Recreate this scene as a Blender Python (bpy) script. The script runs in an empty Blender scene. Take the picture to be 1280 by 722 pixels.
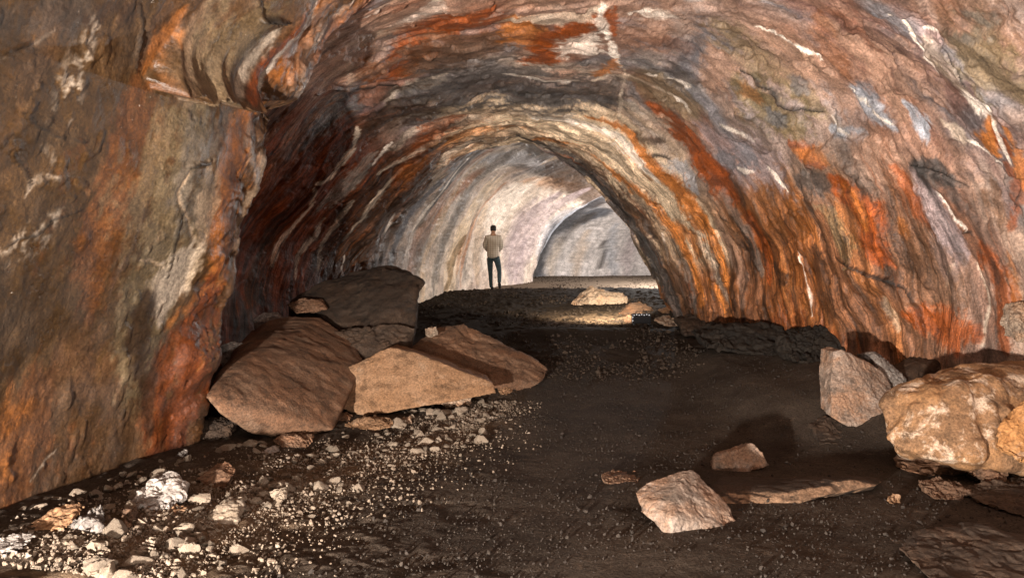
import bpy, bmesh, math, random, json
import numpy as np
from mathutils import Vector, Matrix, Euler

random.seed(7)
rng = np.random.default_rng(7)
sc = bpy.context.scene
COL = sc.collection
FOC, CX, CY, CAMZ = 900.0, 640.0, 361.0, 1.5

def P(px, py, Y):
    """a point seen along a measured bearing at depth Y (metres)"""
    return Vector(((px-CX)/FOC*Y, Y, CAMZ-(py-CY)/FOC*Y))

# ------------------------------------------------------------------ noise
def _h(ix, iy, iz, k):
    n = (ix.astype(np.uint32)*np.uint32(374761393) + iy.astype(np.uint32)*np.uint32(668265263)
         + iz.astype(np.uint32)*np.uint32(2147483647) + np.uint32((k*1274126177) & 0xffffffff))
    n = (n ^ (n >> np.uint32(13)))*np.uint32(1274126177)
    n = n ^ (n >> np.uint32(16))
    return (n & np.uint32(0xffff)).astype(np.float32)/np.float32(32767.5) - np.float32(1)
def noise(x, y, z=0.0, seed=0):
    """smooth value noise, about -1..1"""
    x = np.asarray(x, np.float32); y = np.asarray(y, np.float32); z = np.zeros_like(x)+np.float32(z) if np.isscalar(z) else np.asarray(z, np.float32)
    fx, fy, fz = np.floor(x), np.floor(y), np.floor(z)
    ix, iy, iz = fx.astype(np.int32), fy.astype(np.int32), fz.astype(np.int32)
    ux, uy, uz = x-fx, y-fy, z-fz
    f = lambda t: t*t*t*(t*(t*6-15)+10)
    ux, uy, uz = f(ux), f(uy), f(uz)
    L = lambda a, b, t: a+(b-a)*t
    c = [[[_h(ix+i, iy+j, iz+k, seed) for k in (0, 1)] for j in (0, 1)] for i in (0, 1)] if np.any(uz) else None
    if c is None:
        a = L(_h(ix, iy, iz, seed), _h(ix+1, iy, iz, seed), ux)
        b = L(_h(ix, iy+1, iz, seed), _h(ix+1, iy+1, iz, seed), ux)
        return L(a, b, uy)
    g = [[L(c[0][j][k], c[1][j][k], ux) for k in (0, 1)] for j in (0, 1)]
    return L(L(g[0][0], g[1][0], uy), L(g[0][1], g[1][1], uy), uz)
def fbm(x, y, z=0.0, o=4, seed=0, gain=.5, lac=2.03):
    s = 0; a = 1; t = 0
    for i in range(o):
        s = s + a*noise(np.asarray(x)*lac**i+i*17.3, np.asarray(y)*lac**i-i*9.1, (np.asarray(z)*lac**i if not np.isscalar(z) else z), seed+i)
        t += a; a *= gain
    return s/t*1.5
def ridged(x, y, z=0.0, o=3, seed=0):
    s = 0; a = 1; t = 0
    for i in range(o):
        s = s + a*(1-2*np.abs(noise(np.asarray(x)*2.1**i+i*7.7, np.asarray(y)*2.1**i+i*3.1, (np.asarray(z)*2.1**i if not np.isscalar(z) else z), seed+i)))
        t += a; a *= .5
    return s/t
def sstep(a, b, x):
    t = np.clip((x-a)/(b-a), 0, 1); return t*t*(3-2*t)

# ------------------------------------------------------------------ object helpers
def tag(o, label=None, cat=None, group=None, kind=None):
    if label: o['label'] = label
    if cat: o['category'] = cat
    if group: o['group'] = group
    if kind: o['kind'] = kind
    return o
def empty(name, loc, rz=0):
    o = bpy.data.objects.new(name, None); COL.objects.link(o); o.empty_display_size = .1
    o.location = loc; o.rotation_euler = (0, 0, rz); return o
def link(name, me, mat, parent=None, loc=None):
    o = bpy.data.objects.new(name, me); COL.objects.link(o)
    if mat: me.materials.clear(); me.materials.append(mat)
    if parent: o.parent = parent
    if loc is not None: o.location = loc
    return o
def mesh_np(name, V, F, smooth=True):
    me = bpy.data.meshes.new(name)
    V = np.asarray(V, np.float32); F = np.asarray(F, np.int32); k = F.shape[1]
    me.vertices.add(len(V)); me.vertices.foreach_set('co', V.ravel())
    me.loops.add(F.size); me.loops.foreach_set('vertex_index', F.ravel())
    me.polygons.add(len(F)); me.polygons.foreach_set('loop_start', np.arange(0, F.size, k, dtype=np.int32))
    me.update(calc_edges=True)
    me.polygons.foreach_set('use_smooth', np.full(len(F), smooth))
    me.update(); return me
def grid_faces(n, m):
    i = np.arange(n-1)[:, None]*m + np.arange(m-1)[None, :]
    i = i.ravel(); return np.stack([i, i+1, i+m+1, i+m], 1)

# ------------------------------------------------------------------ node helpers
class NT:
    def __init__(s, name):
        s.m = bpy.data.materials.new(name); s.m.use_nodes = True; s.t = s.m.node_tree; s.t.nodes.clear()
        s.out = s.n('ShaderNodeOutputMaterial'); s.b = s.n('ShaderNodeBsdfPrincipled'); s.l(s.b.outputs[0], s.out.inputs[0])
    def n(s, t, **k):
        q = s.t.nodes.new(t)
        for a, v in k.items(): setattr(q, a, v)
        return q
    def l(s, a, b): s.t.links.new(a, b)
    def put(s, sock, v):
        if isinstance(v, bpy.types.NodeSocket): s.l(v, sock)
        elif v is not None: sock.default_value = v
    def math(s, op, a, b=None, c=None, clamp=False):
        q = s.n('ShaderNodeMath', operation=op, use_clamp=clamp)
        s.put(q.inputs[0], a); s.put(q.inputs[1], b); s.put(q.inputs[2], c); return q.outputs[0]
    def vmul(s, v, k):
        q = s.n('ShaderNodeVectorMath', operation='MULTIPLY'); s.put(q.inputs[0], v); s.put(q.inputs[1], k); return q.outputs[0]
    def vadd(s, v, k):
        q = s.n('ShaderNodeVectorMath', operation='ADD'); s.put(q.inputs[0], v); s.put(q.inputs[1], k); return q.outputs[0]
    def noise(s, v, scale, detail=4, rough=.55, dist=0, color=False):
        q = s.n('ShaderNodeTexNoise'); s.put(q.inputs['Vector'], v); q.inputs['Scale'].default_value = scale
        q.inputs['Detail'].default_value = detail; q.inputs['Roughness'].default_value = rough; q.inputs['Distortion'].default_value = dist
        return q.outputs['Color' if color else 'Fac']
    def vor(s, v, scale, feature='F1', out='Distance'):
        q = s.n('ShaderNodeTexVoronoi', feature=feature); s.put(q.inputs['Vector'], v); q.inputs['Scale'].default_value = scale
        return q.outputs[out]
    def ramp(s, f, a, b, lo=0., hi=1.):
        q = s.n('ShaderNodeMapRange', interpolation_type='SMOOTHSTEP'); s.put(q.inputs[0], f)
        for i, v in enumerate((a, b, lo, hi)): s.put(q.inputs[1+i], v)
        return q.outputs[0]
    def mix(s, f, a, b, mode='MIX'):
        q = s.n('ShaderNodeMix', data_type='RGBA', blend_type=mode); s.put(q.inputs[0], f)
        for i, v in ((6, a), (7, b)):
            if not isinstance(v, bpy.types.NodeSocket): v = tuple(v)+(1.,) if len(v) == 3 else v
            s.put(q.inputs[i], v)
        return q.outputs[2]
    def gray(s, f):
        q = s.n('ShaderNodeCombineColor'); [s.put(q.inputs[i], f) for i in range(3)]; return q.outputs[0]
    def attr(s, name, out='Vector'):
        q = s.n('ShaderNodeAttribute', attribute_name=name); return q.outputs[out]
    def coord(s, out='Object'): return s.n('ShaderNodeTexCoord').outputs[out]
    def bump(s, h, dist, strength=1., normal=None):
        q = s.n('ShaderNodeBump'); s.put(q.inputs['Strength'], strength); s.put(q.inputs['Distance'], dist)
        s.put(q.inputs['Height'], h); s.put(q.inputs['Normal'], normal); return q.outputs[0]
    def done(s, col, rough=.8, normal=None, spec=.3):
        s.put(s.b.inputs['Base Color'], col if isinstance(col, bpy.types.NodeSocket) else tuple(col)+(1.,))
        s.put(s.b.inputs['Roughness'], rough); s.put(s.b.inputs['Normal'], normal); s.b.inputs['Specular IOR Level'].default_value = spec
        return s.m

PAL = dict(darkrust=(.17,.055,.017), farwall=(.50,.475,.47), pinkgrey=(.37,.28,.235), rust=(.27,.080,.021), orange=(.42,.175,.052), brown=(.145,.082,.048), dkbrown=(.055,.03,.018), umber=(.098,.058,.026),
           pink=(.34,.225,.17), grey=(.20,.175,.155), dgrey=(.075,.068,.065), white=(.74,.67,.60), blue=(.33,.35,.39), tan=(.46,.35,.25),
           cream=(.62,.50,.37), mauve=(.31,.255,.26), redbrown=(.13,.036,.013), olive=(.19,.15,.085), black=(.012,.01,.009),
           sienna=(.21,.085,.03), pale=(.52,.44,.36), chamber=(.50,.43,.37), greyolive=(.205,.165,.105), slate=(.12,.125,.14))

# ------------------------------------------------------------------ the lava tube: cross sections from the camera inwards
def ell(L, R, zb, H, n=2.3, k=12):
    out = []
    for i in range(k):
        a = math.pi*i/(k-1)
        c, s = -math.cos(a), math.sin(a)
        u = math.copysign(abs(c)**(2/n), c); w = s**(2/n)
        out.append((L[0]+(R[0]-L[0])*(u+1)/2, L[1]+(R[1]-L[1])*(u+1)/2, zb-.4+(H+.4)*w))
    return out
def sec(Y, pts): return [(x, Y, z) for x, z in pts]
SECT = [
 (-9,  ell((-.5,-9), (.9,-9), 1, 1.2)),
 (-8,  ell((-2.4,-8), (4.0,-8), .2, 3.4)),
 (-4,  sec(-4,[(-3.3,-.6),(-3.4,.6),(-3.2,1.7),(-2.8,2.9),(-2.2,3.7),(-1.2,4.4),(.6,4.8),(2.6,4.4),(4.0,3.3),(4.8,1.9),(5.1,.8),(5.2,-.6)])),
 (2.5, sec(2.5,[(-3.15,-.6),(-3.15,.6),(-2.95,1.6),(-2.6,2.9),(-2.2,3.7),(-1.2,4.3),(.6,4.75),(2.6,4.3),(4.0,3.2),(4.8,1.8),(5.1,.7),(5.2,-.6)])),
 (4.5, sec(4.5,[(-3.12,-.6),(-3.1,.5),(-2.9,1.5),(-2.5,2.8),(-2.15,3.5),(-1.2,4.25),(.6,4.75),(2.6,4.35),(4.0,3.3),(4.85,1.8),(5.1,.7),(5.15,-.6)])),
 (6.0, sec(6.0,[(-3.0,-.6),(-2.85,.45),(-2.65,1.35),(-2.33,2.3),(-2.05,3.1),(-1.15,4.15),(.5,4.75),(2.4,4.4),(3.8,3.4),(4.7,1.9),(4.95,.8),(5.0,-.5)])),
 (6.4, sec(6.4,[(-2.95,-.6),(-2.76,.4),(-2.6,1.3),(-2.40,2.15),(-2.05,2.96),(-1.3,4.05),(.4,4.75),(2.3,4.45),(3.7,3.5),(4.6,2.0),(4.85,.9),(4.9,-.4)])),
 (6.75,sec(6.75,[(-3.7,-.6),(-3.7,.6),(-3.6,1.6),(-3.2,2.5),(-2.5,3.2),(-1.4,4.1),(.4,4.75),(2.25,4.47),(3.6,3.55),(4.5,2.05),(4.75,.95),(4.8,-.3)])),
 (7.5, sec(7.5,[(-4.1,-.5),(-4.15,.7),(-4.0,1.8),(-3.4,2.8),(-2.5,3.6),(-1.3,4.3),(.4,4.75),(2.1,4.5),(3.5,3.6),(4.3,2.1),(4.55,1.0),(4.6,-.2)])),
 (9.5, sec(9.5,[(-4.1,-.3),(-4.15,.8),(-3.95,2.0),(-3.3,3.0),(-2.4,3.8),(-1.2,4.35),(.3,4.62),(1.8,4.35),(3.0,3.5),(3.75,2.2),(4.0,1.2),(4.05,0)])),
 (11.5,sec(11.5,[(-3.65,-.1),(-3.7,.9),(-3.5,2.0),(-2.95,2.9),(-2.05,3.75),(-1.0,4.25),(.2,4.5),(1.4,4.15),(2.5,3.25),(3.2,2.2),(3.45,1.3),(3.5,.2)])),
 (13., sec(13.,[(-3.15,.2),(-3.2,1.0),(-3.0,1.95),(-2.55,2.7),(-1.8,3.45),(-.9,4.05),(.1,4.3),(.95,3.85),(1.6,3.2),(2.3,2.4),(2.75,1.4),(3.05,.3)])),
 (13.5,sec(13.5,[(-2.98,.3),(-3.02,1.1),(-2.85,2.0),(-2.45,2.75),(-1.75,3.5),(-.9,4.15),(.1,4.45),(1.25,4.3),(2.4,3.8),(3.4,2.8),(3.9,1.7),(4.0,.4)])),
 (15., sec(15.,[(-2.45,.5),(-2.5,1.3),(-2.4,2.1),(-2.1,2.9),(-1.5,3.7),(-.7,4.4),(.4,4.8),(1.8,4.7),(3.4,4.2),(4.7,3.1),(5.2,2.0),(5.2,.6)])),
 (17., ell((-2.05,17),(5.6,16.2),.9,4.0,2.4)),
 (19.2,ell((-1.55,19.2),(6.0,17.0),1.1,3.8,2.4)),
 (22.2,ell((-.6,22),(6.5,17.8),1.2,3.55,2.4)),
 (25., ell((.62,24.4),(7.0,18.4),1.3,3.1,2.5)),
 (26., ell((.62,26.3),(7.2,18.6),1.3,3.3,2.5)),
 (29.4,ell((3.0,28.6),(8,19.2),1.4,3.2,2.4)),
 (33., ell((6.2,29.8),(9,19.8),1.5,3.2,2.4)),
 (38., ell((10.5,29),(10.5,20),1.5,3.2,2.4)),
 (42., ell((14,27),(12.,20.5),1.5,3.6,2.4)),
 (43., ell((14.2,24.5),(13.8,23),2.5,1.0,2.4)),
]
def pchip(xk, yk, x):
    xk = np.asarray(xk, float); h = np.diff(xk); d = np.diff(yk, axis=0)/h.reshape((-1,)+(1,)*(yk.ndim-1))
    m = np.zeros_like(yk); 
    w1 = (2*h[1:]+h[:-1]).reshape((-1,)+(1,)*(yk.ndim-1)); w2 = (h[1:]+2*h[:-1]).reshape(w1.shape)
    a, b = d[:-1], d[1:]
    with np.errstate(divide='ignore', invalid='ignore'):
        mm = (w1+w2)/(w1/a+w2/b)
    mm[(a*b) <= 0] = 0; m[1:-1] = mm; m[0] = d[0]; m[-1] = d[-1]
    i = np.clip(np.searchsorted(xk, x)-1, 0, len(h)-1)
    sh = (-1,)+(1,)*(yk.ndim-1)
    hh = h[i].reshape(sh); t = ((x-xk[i])/h[i]).reshape(sh)
    return (yk[i]*(1+2*t)*(1-t)**2 + m[i]*hh*t*(1-t)**2 + yk[i+1]*t*t*(3-2*t) + m[i+1]*hh*t*t*(t-1))
TLEN = 12.0
NV = 1000
def tube_grid():
    prof = []
    for s, pts in SECT:
        p = np.array(pts, float); n = len(p)
        pp = np.vstack([2*p[0]-p[1], p, 2*p[-1]-p[-2]])
        seg = []
        for i in range(n-1):
            a, b, c, d = pp[i], pp[i+1], pp[i+2], pp[i+3]; t = np.linspace(0, 1, 40, endpoint=False)[:, None]
            seg.append(.5*((2*b)+(c-a)*t+(2*a-5*b+4*c-d)*t*t+(3*b-a-3*c+d)*t**3))
        q = np.vstack(seg+[p[-1:]]); l = np.r_[0, np.cumsum(np.linalg.norm(np.diff(q, axis=0), axis=1))]; l /= l[-1]
        v = np.linspace(0, 1, NV)
        prof.append(np.stack([np.interp(v, l, q[:, k]) for k in range(3)], 1))
    prof = np.array(prof); sk = [s for s, _ in SECT]
    segs = [(-9,0,24),(0,2.5,40),(2.5,6,235),(6,6.75,100),(6.75,9.5,140),(9.5,12.8,140),(12.8,13.6,60),(13.6,17,75),(17,24.5,95),(24.5,26.2,35),(26.2,43,60)]
    s = np.concatenate([np.linspace(a, b, n, endpoint=False) for a, b, n in segs]+[[43.]])
    G = pchip(sk, prof, s)
    S = np.repeat(s[:, None], NV, 1); T = np.repeat(np.linspace(0, TLEN, NV)[None], len(s), 0)
    return G, S, T
def grid_normal(G):
    du = np.gradient(G, axis=0); dv = np.gradient(G, axis=1)
    n = np.cross(dv, du); n /= np.linalg.norm(n, axis=2, keepdims=True)+1e-9
    return n   # points into the tube

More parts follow.
